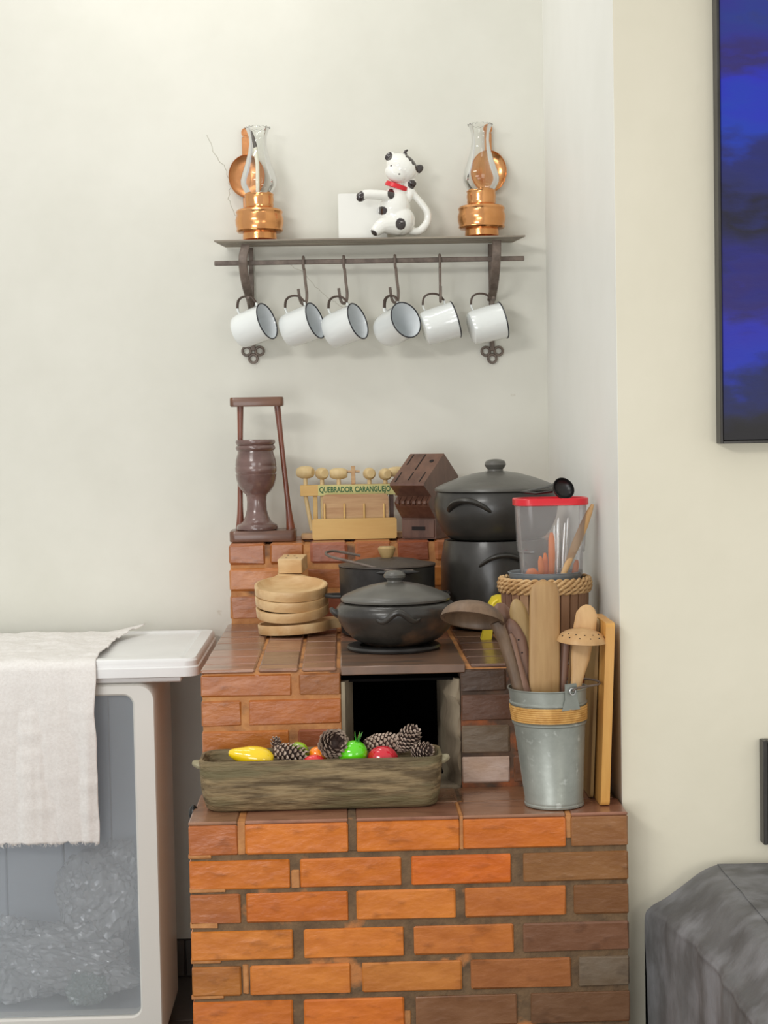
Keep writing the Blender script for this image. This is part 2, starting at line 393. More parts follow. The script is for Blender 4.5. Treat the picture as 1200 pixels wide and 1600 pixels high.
# painting canvas: bands of blue and near-black
m, N, L, P = nodes('blue_canvas')
tc = N.new('ShaderNodeTexCoord'); sp = N.new('ShaderNodeSeparateXYZ'); L.new(tc.outputs['Object'], sp.inputs[0])
nz = N.new('ShaderNodeTexNoise'); nz.inputs['Scale'].default_value = 6; nz.inputs['Detail'].default_value = 8
mp = N.new('ShaderNodeMapping'); mp.inputs['Scale'].default_value = (1, 1, 2.6); L.new(tc.outputs['Object'], mp.inputs[0]); L.new(mp.outputs[0], nz.inputs['Vector'])
ad = N.new('ShaderNodeMath'); ad.operation = 'MULTIPLY_ADD'; ad.inputs[1].default_value = .34; L.new(nz.outputs['Fac'], ad.inputs[0])
L.new(sp.outputs['Z'], ad.inputs[2])
rp = N.new('ShaderNodeValToRGB'); e = rp.color_ramp.elements
mr = N.new('ShaderNodeMapRange'); mr.inputs[1].default_value = .17; mr.inputs[2].default_value = 1.09; L.new(ad.outputs[0], mr.inputs[0])
stops = [(0, (20, 18, 24)), (.05, (26, 26, 44)), (.12, (20, 32, 96)), (.17, (26, 46, 176)), (.26, (36, 40, 170)), (.31, (38, 30, 110)), (.36, (30, 30, 120)),
         (.42, (24, 26, 80)), (.47, (18, 16, 44)), (.51, (28, 34, 96)), (.57, (26, 34, 110)), (.62, (18, 56, 180)), (.70, (30, 40, 186)), (.76, (44, 34, 110)), (.82, (38, 40, 140)), (.88, (30, 50, 140)), (.93, (44, 52, 110)), (1.0, (40, 44, 78))]
e[0].position = 0; e[0].color = c(*stops[0][1]); e[1].position = 1; e[1].color = c(*stops[-1][1])
for p_, q_ in stops[1:-1]:
    k = e.new(p_); k.color = c(*q_)
L.new(mr.outputs[0], rp.inputs[0]); L.new(rp.outputs[0], P.inputs['Base Color'])
P.inputs['Roughness'].default_value = .5
b = N.new('ShaderNodeBump'); b.inputs['Strength'].default_value = .8; b.inputs['Distance'].default_value = .006; L.new(nz.outputs['Fac'], b.inputs['Height']); L.new(b.outputs[0], P.inputs['Normal'])
M['canvas'] = m

# ------------------------------------------------------------------ key depths and heights
D1, D2, D3, D4 = 2.99, 3.23, 4.01, 4.27
Z1 = at(640, 1277, D1).z          # ledge
Z2 = at(600, 1041, D2).z          # cooking surface
Z3 = at(500, 847, D3).z           # rear step
DE = 3.07
XE = at(965, 700, DE).x           # corner of the pillar
XB = at(858, 700, D4).x           # inner corner at the back wall
def wallx(y): return XE + (XB - XE) * (y - DE) / (D4 - DE)

# ------------------------------------------------------------------ the setting
mb = MB(); mb.box(-2.6, XB + .02, D4, D4 + .12, 0, 3.1); wall_back = struct('wall_back', mb, M['wall'])
mb = MB(); mb.loft([[(XE, DE, z), (XB, D4 + .1, z), (XB + .3, D4 + .1, z), (XE + .3, DE + .002, z)] for z in (0, 3.1)])
struct('wall_side', mb, M['wall_side'])
mb = MB(); mb.box(XE + .0012, 2.6, DE - .001, DE + .03, 0, 3.1); struct('wall_right', mb, M['wall_warm'])
mb = MB(); mb.box(-2.6, 2.6, -1.2, D4 + .12, -.06, -.006)
floor = struct('floor', mb, M['floor'])
mt = mesh_of('tile', MB().box(.003, .327, .003, .327, -.006, 0, .002), M['tile'])
for i in range(7):
    for j in range(9):
        o = bpy.data.objects.new('tile', mt); COL.objects.link(o); o.parent = floor
        o.location = (-1.9 + i * .33, D4 - .33 * (j + 1), 0)
for i in range(7):
    x0 = -2.59 + i * .36
    if i == 0: base = struct('baseboard_back', MB().box(-2.6, XB, D4 - .008, D4 + .001, 0, .098), M['floor'])
    part('tile', MB().box(x0 + .002, x0 + .358, D4 - .014, D4 - .006, .004, .096, .002), M['skirting'], base)
# hairline cracks in the plaster
def crack(pts, r=.0009):
    q = []
    for a, b_ in zip(pts[:-1], pts[1:]):
        for k in range(5):
            t = k / 5
            q.append((a[0] + (b_[0] - a[0]) * t + random.uniform(-1.5, 1.5), a[1] + (b_[1] - a[1]) * t + random.uniform(-1.5, 1.5)))
    mb = MB(); mb.tube([at(x, y, D4) for x, y in q], r, 5); part('crack', mb, M['crack'], wall_back)
crack([(324, 212), (336, 242), (352, 262), (360, 292), (356, 310), (368, 335), (376, 345)], .0008)
crack([(452, 414), (475, 425), (492, 448), (512, 464), (526, 474), (540, 482)], .0006)

# ------------------------------------------------------------------ the brick stove
XL1 = at(294, 1290, D1).x; XR = XE - .003
stove = thing('brick_stove', 'stepped orange brick wood stove with sooty square firebox opening', 'stove', (0, 3.6, 0))
def core(name, mb, m): return part(name, mb, m, stove, world=True)
XL2 = at(313, 1048, D2).x; XL3 = at(357, 850, D3).x
XR2 = wallx(D2) - .002
def brick(x0, x1, y0, y1, z0, z1, col, name='brick', bev=.0025, m='brick', jit=.0014):
    mb = MB(); mb.box(x0, x1, y0, y1, z0, z1, bev, jit)
    cx, cy, cz = (x0 + x1) / 2, (y0 + y1) / 2, (z0 + z1) / 2
    mb.v = [v - Vector((cx, cy, cz)) for v in mb.v]
    o = bpy.data.objects.new(name, mesh_of(name, mb, M[m], 25)); COL.objects.link(o)
    o.parent = stove; o.location = Vector((cx, cy, cz)) - Vector((0, 3.6, 0))
    k = random.uniform(.92, 1.06)
    o.color = (col[0] * k, col[1] * k * random.uniform(.94, 1.05), col[2] * k, 1)
    return o
OR = c(214, 122, 46); OR2 = c(218, 132, 56); ORD = c(182, 108, 54); BRN = c(152, 106, 64); DBR = c(130, 92, 66); GRY = c(128, 114, 96); RED = c(176, 96, 52)
# cores (mortar)
core('mortar_core', MB().box(XL1 + .003, XR - .002, D1 + .0045, D2 + .01, .0, Z1 - .004), M['mortar_grey'])
ox0, ox1 = at(535, 1130, D2).x, at(719, 1130, D2).x
ZB = Z1
zs = Z2 - .010
core('mortar_core', MB().box(XL2 + .0025, ox0 - .002, D2 + .003, D4, .0, zs), M['mortar_orange'])
core('mortar_core', MB().box(ox1 + .002, XR2 - .004, D2 + .003, D4, .0, zs), M['mortar_sooty'])
core('mortar_core', MB().box(ox0 - .002, ox1 + .002, D2 + .72, D4, .0, zs), M['mortar_orange'])
core('mortar_core', MB().box(XL2 + .006, XR2 - .004, D2 + .004, D4 - .001, zs, Z2 - .004), M['mortar_orange'])
core('mortar_core', MB().box(XL3 + .003, XB - .008, D3 + .004, D4 - .001, Z2 - .01, Z3 - .006), M['mortar_orange'])
# firebox
core('firebox_floor', MB().box(ox0 - .001, ox1 + .001, D2 + .01, D2 + .719, Z1 - .06, Z1 + .004), M['jamb'])
zl = at(640, 1046, D2).z
mb = MB(); xa, xb2, yb_ = at(552, 1130, D2 + .12).x, at(692, 1130, D2 + .10).x, D2 + .10
mb.loft([[(ox0 - .001, D2 + .004, z), (ox0 + .006, D2 + .002, z), (xa, D2 + .06, z), (xa, D2 + .30, z), (ox0 - .001, D2 + .30, z)] for z in (Z1 + .004, Z2 - .03)])
core('firebox_jamb', mb, M['jamb'])
mb = MB()
lv = []
for i in range(13):
    z = Z1 + .004 + (Z2 - .034 - Z1) * i / 12; w = .004 * math.sin(i * 1.7) + .003 * math.sin(i * 3.1)
    lv.append([(ox1 + .001, D2 + .004, z), (ox1 - .003 + w, D2 + .001, z), (xb2 + .006 + w, D2 + .055, z), (xb2 + w * .4, D2 + .11, z), (xb2, D2 + .30, z), (ox1 + .001, D2 + .30, z)])
mb.loft(lv); core('firebox_jamb', mb, M['jamb'])
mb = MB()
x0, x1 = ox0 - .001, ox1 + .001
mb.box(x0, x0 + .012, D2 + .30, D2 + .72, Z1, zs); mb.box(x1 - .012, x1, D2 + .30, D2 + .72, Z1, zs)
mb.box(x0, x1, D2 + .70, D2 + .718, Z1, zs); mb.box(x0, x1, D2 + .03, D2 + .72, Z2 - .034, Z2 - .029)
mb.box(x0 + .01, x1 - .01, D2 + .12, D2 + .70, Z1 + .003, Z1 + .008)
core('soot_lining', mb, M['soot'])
# lower front bricks
rows = [
 (1283, 1334, [(294, 371, ORD), (383, 544, OR), (557, 718, OR), (724, 884, OR), (893, 973, BRN)]),
 (1343, 1388, [(294, 453, OR), (469, 627, OR), (643, 799, c(220, 112, 40)), (818, 974, BRN)]),
 (1395, 1441, [(296, 376, ORD), (385, 544, OR), (557, 712, OR2), (727, 885, c(200, 122, 58)), (897, 975, c(138, 94, 60))]),
 (1453, 1498, [(297, 458, OR2), (475, 631, OR2), (647, 803, c(208, 126, 60)), (818, 976, DBR)]),
 (1508, 1554, [(298, 377, c(180, 112, 48)), (391, 548, OR2), (566, 722, c(210, 134, 64)), (736, 893, c(174, 112, 64)), (905, 977, GRY)]),
 (1563, 1610, [(299, 458, OR), (475, 632, OR), (650, 808, c(136, 96, 66)), (830, 979, c(126, 90, 66))])]
zp = .0640
for ri, (ya, yb, bs) in enumerate(rows):
    zt, zb = at(460, ya, D1).z, at(460, yb, D1).z
    if ri == 0: zt = Z1 - .001
    for bi, (xa, xb, col) in enumerate(bs):
        X0, X1 = at(xa, (ya + yb) / 2, D1).x, at(xb, (ya + yb) / 2, D1).x
        if bi == 0: X0 = XL1
        if bi == len(bs) - 1: X1 = XR
        d = .115 if ri == 0 else .05
        if ri == 0:
            brick(X0, X1, D1 + .0004, D1 + .116, Z1 - .0065, Z1, c(160, 114, 88), 'slab', .002, 'brick_top', .0005); zt = Z1 - .0068  # added thin cap; its greyer brown carries the glaze reflection
        brick(X0, X1, D1 + random.uniform(-.001, .001), D1 + d, zb, zt, col)
z = at(460, 1563, D1).z - zp
k = 0
while z > .03:
    off = 0 if k % 2 else .098
    x = XL1 - off
    while x < XR - .02:
        a, b_ = max(x, XL1), min(x + .186, XR)
        if b_ - a > .03: brick(a, b_, D1, D1 + .05, z - .054, z, random.choice([OR, OR2, ORD, BRN]))
        x += .198
    z -= zp; k += 1
# pale orange mortar squeezed out of some joints, flush with the faces
def joint(xa, xb, ya, yb, Y, d, m='mortar_orange', zmax=None):
    X0, X1 = at(xa, ya, Y).x, at(xb, ya, Y).x; za, zb = at(xa, yb, Y).z, (zmax if zmax else at(xa, ya, Y).z)
    mb = MB(); mb.box(X0, X1, Y + .0012, Y + d, za, zb, .0015, .0012)
    part('mortar_joint', mb, M[m], stove, world=True, sharp=20)
joint(371, 383, 1290, 1336, D1, .12, zmax=Z1 - .0015); joint(544, 557, 1284, 1330, D1, .12, 'mortar_grey', Z1 - .0012)
joint(718, 724, 1278, 1328, D1, .12, zmax=Z1 - .001); joint(884, 893, 1274, 1310, D1, .12, zmax=Z1 - .001)
joint(455, 468, 1360, 1388, D1, .01); joint(294, 330, 1336, 1343, D1, .01); joint(296, 352, 1388, 1396, D1, .01); joint(297, 340, 1442, 1452, D1, .01)
joint(298, 345, 1499, 1507, D1, .01); joint(379, 388, 1508, 1554, D1, .01); joint(632, 642, 1580, 1610, D1, .01); joint(299, 350, 1556, 1563, D1, .01)
# left flank of the lower block
for r_ in range(10):
    zt = Z1 - .006 - r_ * zp
    if zt > .06: brick(XL1 + .0005, XL1 + .05, D1 + (.122 if r_ == 0 else .056), D2 + .008, zt - .054, zt - .001, random.choice([ORD, OR]))
# ledge slabs behind the front course
xs = [XL1, at(372, 1270, D1 + .1).x, at(545, 1265, D1 + .1).x, at(722, 1258, D1 + .1).x, at(845, 1250, D1 + .12).x, XR]
for a, b_ in zip(xs[:-1], xs[1:]):
    brick(a + .002, b_ - .005, D1 + .121, D2 + .004, Z1 - .03, Z1 - .0005, random.choice([c(150, 112, 84), c(146, 106, 80), c(158, 116, 86)]), 'slab', .003, 'brick_top', .0006)
# upper front bricks
UB = c(186, 112, 48)
up_rows = [
 (1050, 1087, [(313, 455, UB), (467, 534, c(162, 98, 50))], [(722, 791, c(84, 62, 50)), (798, 872, c(146, 84, 50)), (880, 960, RED)]),
 (1093, 1133, [(313, 377, UB), (389, 534, c(178, 104, 48))], [(722, 830, c(104, 72, 54)), (838, 960, c(156, 88, 50))]),
 (1141, 1184, [(313, 452, UB), (466, 534, c(158, 92, 56))], [(722, 797, c(124, 106, 90)), (806, 900, c(134, 80, 52)), (908, 960, RED)]),
 (1190, 1231, [(313, 377, UB), (389, 534, c(172, 100, 56))], [(722, 797, c(206, 182, 166)), (803, 830, c(120, 80, 60)), (838, 960, c(150, 86, 52))])]
for ya, yb, lf, rg in up_rows:
    for side in (lf, rg):
        for xa, xb, col in side:
            ym = (ya + yb) / 2
            X0, X1 = at(xa, ym, D2).x, at(xb, ym, D2).x
            if xa == 313: X0 = XL2
            if xb == 960: X1 = XR2
            if xb == 534: X1 = ox0 - .002
            if xa == 722: X0 = ox1 + .003
            zt, zb = at(440, ya, D2).z, at(440, yb, D2).z
            brick(X0, X1, D2 + random.uniform(-.001, .001), D2 + .06, max(zb, Z1 + .0005), min(zt, zs - .001), col)
# left flank of the upper block
for r_ in range(4):
    zt = at(440, up_rows[r_][0], D2).z
    y = D2 + .064 + (.0 if r_ % 2 else -.0)
    first = .10 if r_ % 2 else .19
    while y < D4 - .03:
        y1 = min(y + first, D4 - .002); brick(XL2 + .0005, XL2 + .05, y, y1, zt - .050, min(zt, zs - .001), UB); y = y1 + .009; first = .19
# cooking surface: glazed bricks laid flat
TOP = [c(156, 114, 90), c(146, 106, 84), c(138, 104, 86), c(164, 118, 92)]
colx = [XL2, at(403, 1035, D2 + .05).x, at(470, 1035, D2 + .05).x, at(529, 1040, D2 + .02).x]
tops = [D2, D2 + .085, D2 + .19, D2 + .30, D2 + .41, D2 + .52, D2 + .63, D3 + .007]
for j in range(3):
    sh = (0, .0, .0)[j]
    yy = tops if j != 1 else [D2, D2 + .06, D2 + .26, D2 + .46, D2 + .66, D3 + .007]
    for a, b_ in zip(yy[:-1], yy[1:]):
        x0 = colx[j] + (.003 if j else 0)
        brick(x0, colx[j + 1] - .004, a + (.002 if a > D2 else -.001), b_ - .003, zs + .002, Z2, random.choice(TOP), 'brick', .003, 'brick_top', .0008)
px0, px1 = colx[3] + .004, at(727, 1040, D2).x
mb = MB(); mb.box(px0, px1, D2 - .004, D2 + .40, Z2 - .016, Z2 + .0015, .002)
part('stove_plate', mb, mat('brown_plate', c(134, 104, 84), c(112, 86, 70), 7, rough=.32, stretch=(1, 3, 1), coat=.3, c3=c(92, 78, 68), s3=9, t3=.58), stove, world=True, label='flat brown plate spanning the firebox opening')
cx_ = [px1 + .010, px1 + .105, XR2 - .002]
for j in range(2):
    yy = [D2, D2 + .11, D2 + .22, D2 + .33, D2 + .44, D2 + .55, D2 + .66, D3 + .007] if j == 0 else [D2, D2 + .19, D2 + .38, D2 + .57, D3 + .007]
    for a, b_ in zip(yy[:-1], yy[1:]):
        brick(cx_[j], cx_[j + 1] - .006, a + .002, b_ - .003, zs + .002, Z2, random.choice([c(128, 94, 72), c(118, 88, 72), c(134, 100, 78)]), 'brick', .003, 'brick_top', .0008)
for a, b_ in zip([D2 + .404, D2 + .59], [D2 + .585, D3 + .006]):
    for x0, x1 in ((px0, (px0 + px1) / 2 - .003), ((px0 + px1) / 2 + .003, px1)):
        brick(x0, x1, a, b_, zs + .002, Z2, random.choice(TOP), 'brick', .003, 'brick_top', .0008)
# rear step bricks
RB = c(174, 106, 56); RB2 = c(192, 122, 60)
rear = [(849, 882, [(356, 414, RB), (421, 475, RB), (484, 543, c(166, 98, 68)), (552, 612, RB), (620, 672, c(150, 80, 50)), (679, 760, RB), (768, 862, RB)]),
        (887, 923, [(357, 472, RB2), (479, 600, RB), (608, 735, RB2), (744, 862, RB)]),
        (928, 969, [(358, 410, RB), (418, 540, c(160, 90, 58)), (548, 670, RB), (678, 800, RB), (808, 862, RB)])]
for ya, yb, bs in rear:
    for xa, xb, col in bs:
        X0, X1 = at(xa, ya, D3).x, at(xb, ya, D3).x
        if xa < 360: X0 = XL3
        if xb == 862: X1 = wallx(D3) - .003
        zt, zb = at(450, ya, D3).z, at(450, yb, D3).z
        if ya == 849: zt = Z3 - .001
        brick(X0, X1, D3 + random.uniform(-.003, .003), D3 + (.12 if ya == 849 else .06), max(zb, Z2 + .001), zt, col, jit=.002, bev=.006)
for a, b_ in zip([XL3, XL3 + .21, XL3 + .42, XL3 + .62], [XL3 + .205, XL3 + .415, XL3 + .615, wallx(D3 + .2) - .003]):
    brick(a, b_, D3 + .125, D4 - .002, Z3 - .03, Z3 - .001, RB, m='brick_top', bev=.003)
for r_ in range(3):
    zt = Z3 - .034 - r_ * .058 + (.03 if r_ == 0 else .0)
    brick(XL3 + .0005, XL3 + .05, D3 + (.064), D4 - .003, zt - .05, zt if r_ else Z3 - .034, RB)
# iron knob on the left flank
p = at(306, 1262, D1 + .14)
mb = MB(); mb.ball((XL1 - .001, p.y - .02, Z1 - .010), .009, .013, .016, 16, 10)
part('flank_knob', mb, M['black_plastic'], stove, world=True, label='small dark knob on the left flank of the ledge')

exec_after = []
# ------------------------------------------------------------------ iron wall shelf
SF = 4.135; SB = D4 - .001
zS = at(580, 371, SF).z
xl, xr = at(334, 372, SF).x, at(821, 368, SF).x
shelf = thing('wall_shelf', 'narrow weathered iron wall shelf with a hanging rail below', 'shelf', ((xl + xr) / 2, D4, zS))
n = 4; dy = (SB - SF) / n
for i in range(n):
    cut = .020 * i / n
    cut2 = .020 * (i + 1) / n
    y0, y1 = SF + dy * i + .0035, SF + dy * (i + 1) - .0035
    out = [(xl + cut, y0), (xr - cut, y0), (xr - cut2, y1), (xl + cut2, y1)]
    mb = MB(); mb.prism(out, zS - .004, zS)
    part('shelf_slat', mb, M['shelf_wood'], shelf, world=True)
zR = at(580, 408, 4.19).z; YR = 4.185
a, b = at(335, 410, YR), at(819, 404, YR)
part('hanging_rail', MB().box(a.x, b.x, YR - .004, YR + .004, zR - .006, zR + .006, .0015), M['iron'], shelf, world=True)
BX = (392, 768)
for i, px in enumerate(BX):
    top = at(px - (4 if i == 0 else -2), 380, D4).x
    mb = MB()
    xw = at(px + (3 if i == 0 else 0), 520, D4).x
    w = .010
    mb.box(xw - w * .6, xw + w * .6, D4 - .012, D4 - .003, at(px, 548, D4).z, zS - .007, .001)
    # curved strap from the shelf front down to the wall bar
    pts = bez([(xw - .006 * (1 if i == 0 else -1), SF + .02, zS - .010), (xw - .014 * (1 if i == 0 else -.3), SF + .012, zS - .05),
               (xw - .010 * (1 if i == 0 else -.2), SF + .045, zS - .105), (xw, D4 - .012, zS - .150)], 18)
    mb.sweep(pts, [.011] * len(pts), [.003] * len(pts), (1, 0, 0), 8, .6)
    # lower spur with the mug hook
    mb.tube(bez([(xw, D4 - .014, zS - .130), (xw - .002, D4 - .045, zS - .165), (xw - .004, YR - .0, at(px, 474, YR).z - .002), (xw - .004, YR - .028, at(px, 466, YR).z)], 14), .0042, 8)
    br = part('bracket', mb, M['iron'], shelf, world=True)
    zf = at(px, 549, D4).z
    mb = MB(); RX = Matrix.Rotation(R(90), 4, 'X')
    for dx, dz in ((-.0165, 0), (.0165, 0), (0, -.019)):
        mb.torus((xw + dx, D4 - .008, zf + dz), .0105, .0032, 20, 6, RX)
    part('trefoil_finial', mb, M['iron'], br, world=True)

# ------------------------------------------------------------------ enamel mugs and hooks
def mug_build(label):
    t = thing('enamel_mug', label, 'mug', (0, 0, 0), group='enamel mugs hanging under the shelf')
    r, h = .0455, .086
    mb = MB()
    prof = [(.001, 0), (r * .72, 0), (r * .86, .003), (r * .93, .010), (r * .955, .022), (r, h - .002), (r + .001, h)]
    mb.lathe(prof, 44, cap0=True)
    part('cup', mb, M['enamel'], t)
    mb = MB(); mb.lathe([(.001, .003), (r * .70, .003), (r * .84, .006), (r * .90, .013), (r * .93, .024), (r - .0012, h - .002), (r - .0002, h)], 44, cap0=True)
    part('inner_lining', mb, M['enamel_in'], t)
    mb = MB(); mb.torus((0, 0, h), r + .0004, .0017, 48, 8); part('rim', mb, M['rim'], t)
    # handle lies toward +x, axis z; loops away from the wall of the cup
    hp = bez([(r * .95, 0, .018), (r + .012, 0, .017), (r + .030, 0, .026), (r + .034, 0, .043), (r + .026, 0, .062), (r + .010, 0, .071), (r * .97, 0, .071)], 30)
    ws = [.0052] * len(hp); ts = [.0026] * len(hp)
    h_ = MB(); k0, k1 = int(len(hp) * .18), int(len(hp) * .84)
    h_.sweep(hp[:k0 + 1], ws[:k0 + 1], ts[:k0 + 1], (0, 1, 0), 10)
    h_.cm = 1; h_.sweep(hp[k0:k1 + 1], ws[k0:k1 + 1], ts[k0:k1 + 1], (0, 1, 0), 10)
    h_.cm = 0; h_.sweep(hp[k1:], ws[k1:], ts[k1:], (0, 1, 0), 10)
    part('handle', h_, [M['enamel'], M['handle_dark']], t)
    return t
def hook_build(edge=False):
    t = thing('wire_hook', 'dark wire hook', 'hook', (0, 0, 0), group='hooks holding the mugs on the rail')
    mb = MB()   # local origin at the rail centre
    L_ = .105
    if edge:
        mb.tube(bez([(0, .010, .000), (0, .011, .008), (0, 0, .0125), (0, -.011, .007), (0, -.010, -.014), (0, -.006, -.022), (0, -.004, -.05), (0, -.001, -.078), (0, -.001, -L_ + .006), (0, -.008, -L_), (0, -.016, -L_ + .010), (0, -.019, -L_ + .038)], 60), .0034, 8)
    else: mb.tube(bez([(-.004, .010, .000), (0, .011, .008), (0, 0, .0125), (0, -.011, .007), (0, -.010, -.014), (.002, -.006, -.022), (.004, -.004, -.05), (.007, -.004, -.078), (.005, -.004, -L_ + .006), (-.003, -.005, -L_), (-.010, -.006, -L_ + .010), (-.014, -.008, -L_ + .038)], 60), .0037, 8)
    part('hook', mb, M['iron'], t); return t
mug0 = mug_build(''); hook0 = hook_build()
# px,py of the opening centre, out-of-plane angle, in-plane tilt, label, hook px
MUGS = [(418, 503, 26, 17, 392, 'white enamel mug hanging from the left bracket, leftmost of the mugs'),
        (493, 502, 25, 17, 475, 'white enamel mug, second from the left, its rim overlapping the third'),
        (559, 503, 29, 17, 538, 'white enamel mug, third from the left, dark rim turned partly outward'),
        (633, 502, 52, 17, 618, 'white enamel mug turned most toward the front, showing its round mouth'),
        (712, 499, -3, 16, 688, 'white enamel mug seen side-on just left of the right bracket'),
        (786, 500, -6, 14, 768, 'white enamel mug hanging from the right bracket, rightmost of the mugs')]
HL = ['dark wire hook holding the second mug from the left', 'dark wire hook holding the third mug from the left',
      'dark wire hook holding the mug that faces forward', 'dark wire hook seen edge-on holding the fifth mug']
r, h = .0455, .086
hi = 0
for i, (px, py, az, tilt, hx, lab) in enumerate(MUGS):
    t = mug0 if i == 0 else copy_tree(mug0)
    A, T = R(az), R(tilt)
    ax = Vector((math.cos(A) * math.cos(T), -math.sin(A) * math.cos(T), math.sin(T)))      # cup axis -> opening
    hd = (Vector((0, 0, 1)) - ax * ax.z).normalized()                                        # handle up
    yy = ax.cross(hd)
    Rm = Matrix((hd, yy, ax)).transposed()
    # hooks meet the handle at local (r+.034, 0, .043)
    c_open = at(px, py, YR - .004)
    # slide in depth so that the handle top sits at the hook
    top_off = Rm @ Vector((r + .030, 0, .043)) - Rm @ Vector((0, 0, h))
    base = c_open - Rm @ Vector((0, 0, h))
    base.y += (YR - .006) - (c_open + top_off).y
    sc = base - CAM; 
    t.rotation_euler = Rm.to_euler(); t.location = base; t['label'] = lab
    hp_ = base + Rm @ Vector((r + .030, 0, .043))
    if i in (1, 2, 3, 4):
        k = hook0 if hi == 0 else (hook_build(True) if i == 4 else copy_tree(hook0))
        k.location = (at(hx - 1, 407, YR).x, YR, zR); k['label'] = HL[hi]
        hi += 1

# ------------------------------------------------------------------ copper lamps
def lamp(px, label, dpx, candle, rz):
    C = at(px, 367, 4.197); C.z = zS
    t = thing('oil_lamp', label, 'lamp', C, group='copper lamps on the wall shelf')
    mb = MB(); P_ = [(.001, .0), (.047, .0), (.049, .002), (.043, .006), (.042, .022), (.055, .024), (.0585, .028), (.057, .033), (.060, .044), (.0605, .055), (.057, .066), (.0575, .070), (.059, .074), (.056, .079), (.040, .084), (.036, .086)]
    mb.lathe(P_, 48, cap0=True); part('base', mb, M['copper'], t)
    mb = MB(); mb.lathe([(.035, .083), (.0355, .088), (.0365, .091), (.0355, .095), (.037, .104), (.0355, .113), (.037, .117), (.036, .119), (.032, .119), (.031, .112)], 48); part('collar', mb, M['copper'], t)
    mb = MB(); mb.lathe([(.030, .116), (.037, .126), (.0445, .140), (.0455, .152), (.041, .170), (.032, .196), (.0245, .222), (.0215, .243), (.0225, .262), (.0275, .277), (.0305, .282)], 48)
    part('glass_chimney', mb, M['glass'], t)
    mb = MB(); n_ = 96; pts = [((.0305 + .0010 * math.sin(k * 2 * math.pi / 8)) * math.cos(2 * math.pi * k / n_), (.0305) * math.sin(2 * math.pi * k / n_), .2825 + .0014 * math.sin(k * 2 * math.pi / 6)) for k in range(n_)]
    mb.tube(pts, .0008, 6, closed=True); part('scalloped_rim', mb, M['glass'], t)
    if candle:
        mb = MB(); mb.tube([(-.004, 0, .085), (-.003, 0, .125), (-.002, 0, .195)], [.0048, .0048, .0048], 12)
        mb.cm = 0; mb.tube([(-.002, 0, .193), (-.004, 0, .21), (-.006, 0, .235)], [.0048, .0052, .005], 12)
        mb.cm = 1; mb.tube([(-.006, 0, .234), (-.010, 0, .255), (-.015, 0, .276)], [.005, .0045, .0015], 12)
        part('candle', mb, [M['candle'], M['candle_dark']], t, label='white taper with a dark tip')
    else:
        mb = MB(); mb.tube([(0, 0, .10), (0, 0, .128)], .006, 12); part('burner', mb, M['copper_dull'], t)
    # reflector on its back strip
    dx = (dpx - px) / FPX * 4.24; s = 1
    mb = MB(); sy = .062 if candle else .058
    mb.box(dx - (.0105 if candle else .009), dx + (.0105 if candle else .009), sy, sy + .004, .02 if candle else .08, .272, .001)
    mb.prism([(dx + .0115 * math.cos(a), .283 + .0125 * math.sin(a)) for a in [2 * math.pi * k / 20 for k in range(20)]], sy, sy + .004, 'y')
    part('back_strip', mb, M['copper_dull'], t)
    mb = MB(); zc = .173 + (0 if candle else .002); rings = []
    for rr, yy in ((1, 0), (.97, -.003), (.9, .001), (.5, .006), (.02, .007)):
        rings.append([(dx + .046 * rr * math.cos(2 * math.pi * k / 40), sy - .006 + yy, zc + .054 * rr * math.sin(2 * math.pi * k / 40)) for k in range(40)])
    mb.loft(rings, False, True)
    mb.loft([[(dx + .046 * q * math.cos(2 * math.pi * k / 40), y_, zc + .054 * q * math.sin(2 * math.pi * k / 40)) for k in range(40)] for q, y_ in ((1, sy - .006), (.9, sy + .003), (.02, sy + .004))], False, True)
    part('reflector', mb, M['copper'] if not candle else M['copper_dull'], t)
    mb = MB(); mb.torus((dx, sy + .001, .285), .0085, .0022, 18, 6, Matrix.Rotation(R(90), 4, 'X')); part('hanging_loop', mb, M['copper_dull'], t)
    return t
lamp(406, 'copper oil lamp with a candle in its glass, left end of shelf', 386, True, 0)
lamp(753, 'copper oil lamp with bright reflector, right end of shelf', 768, False, 0)

# ------------------------------------------------------------------ spotted cow napkin holder
YC = 4.185
def cw(px, py, dy=0): return at(px, py, YC + dy)
C = cw(620, 369); C.z = zS
cow = thing('cow_napkin_holder', 'white ceramic cow with black spots and red collar hugging a white napkin holder', 'ornament', C)
SCL = 4.185 / FPX
mb = MB()
def capsule(pts, rs, n=14):
    P3 = bez([cw(*p) for p in pts], 20); m_ = len(P3); k_ = len(rs) - 1; rr_ = []
    for i in range(m_):
        u = i / (m_ - 1) * k_; a = min(int(u), k_ - 1); rr_.append(rs[a] + (rs[a + 1] - rs[a]) * (u - a))
    mb.tube(P3, rr_, n)
    for p, r_ in ((pts[0], rs[0]), (pts[-1], rs[-1])): q = cw(*p); mb.ball(q, r_, r_, r_, 14, 8)
def el(px, py, dy, rx, ry, rz, tilt=0):
    q = cw(px, py, dy); M0 = mb.M; mb.M = Matrix.Translation(q) @ Matrix.Rotation(R(tilt), 4, 'Y'); mb.ball((0, 0, 0), rx, ry, rz); mb.M = M0
S = SCL
el(616, 328, 0, 25 * S, 22 * S, 36 * S, 6)        # torso
el(624, 345, 0, 25 * S, 24 * S, 24 * S)
el(622, 300, 0, 15 * S, 14 * S, 14 * S)           # neck / shoulder
el(628, 262, -.002, 26 * S, 21 * S, 21 * S, 35)   # head
el(618, 272, -.012, 18 * S, 15 * S, 12.5 * S, 30)   # muzzle
el(643, 286, 0, 8 * S, 8 * S, 8 * S, 30)
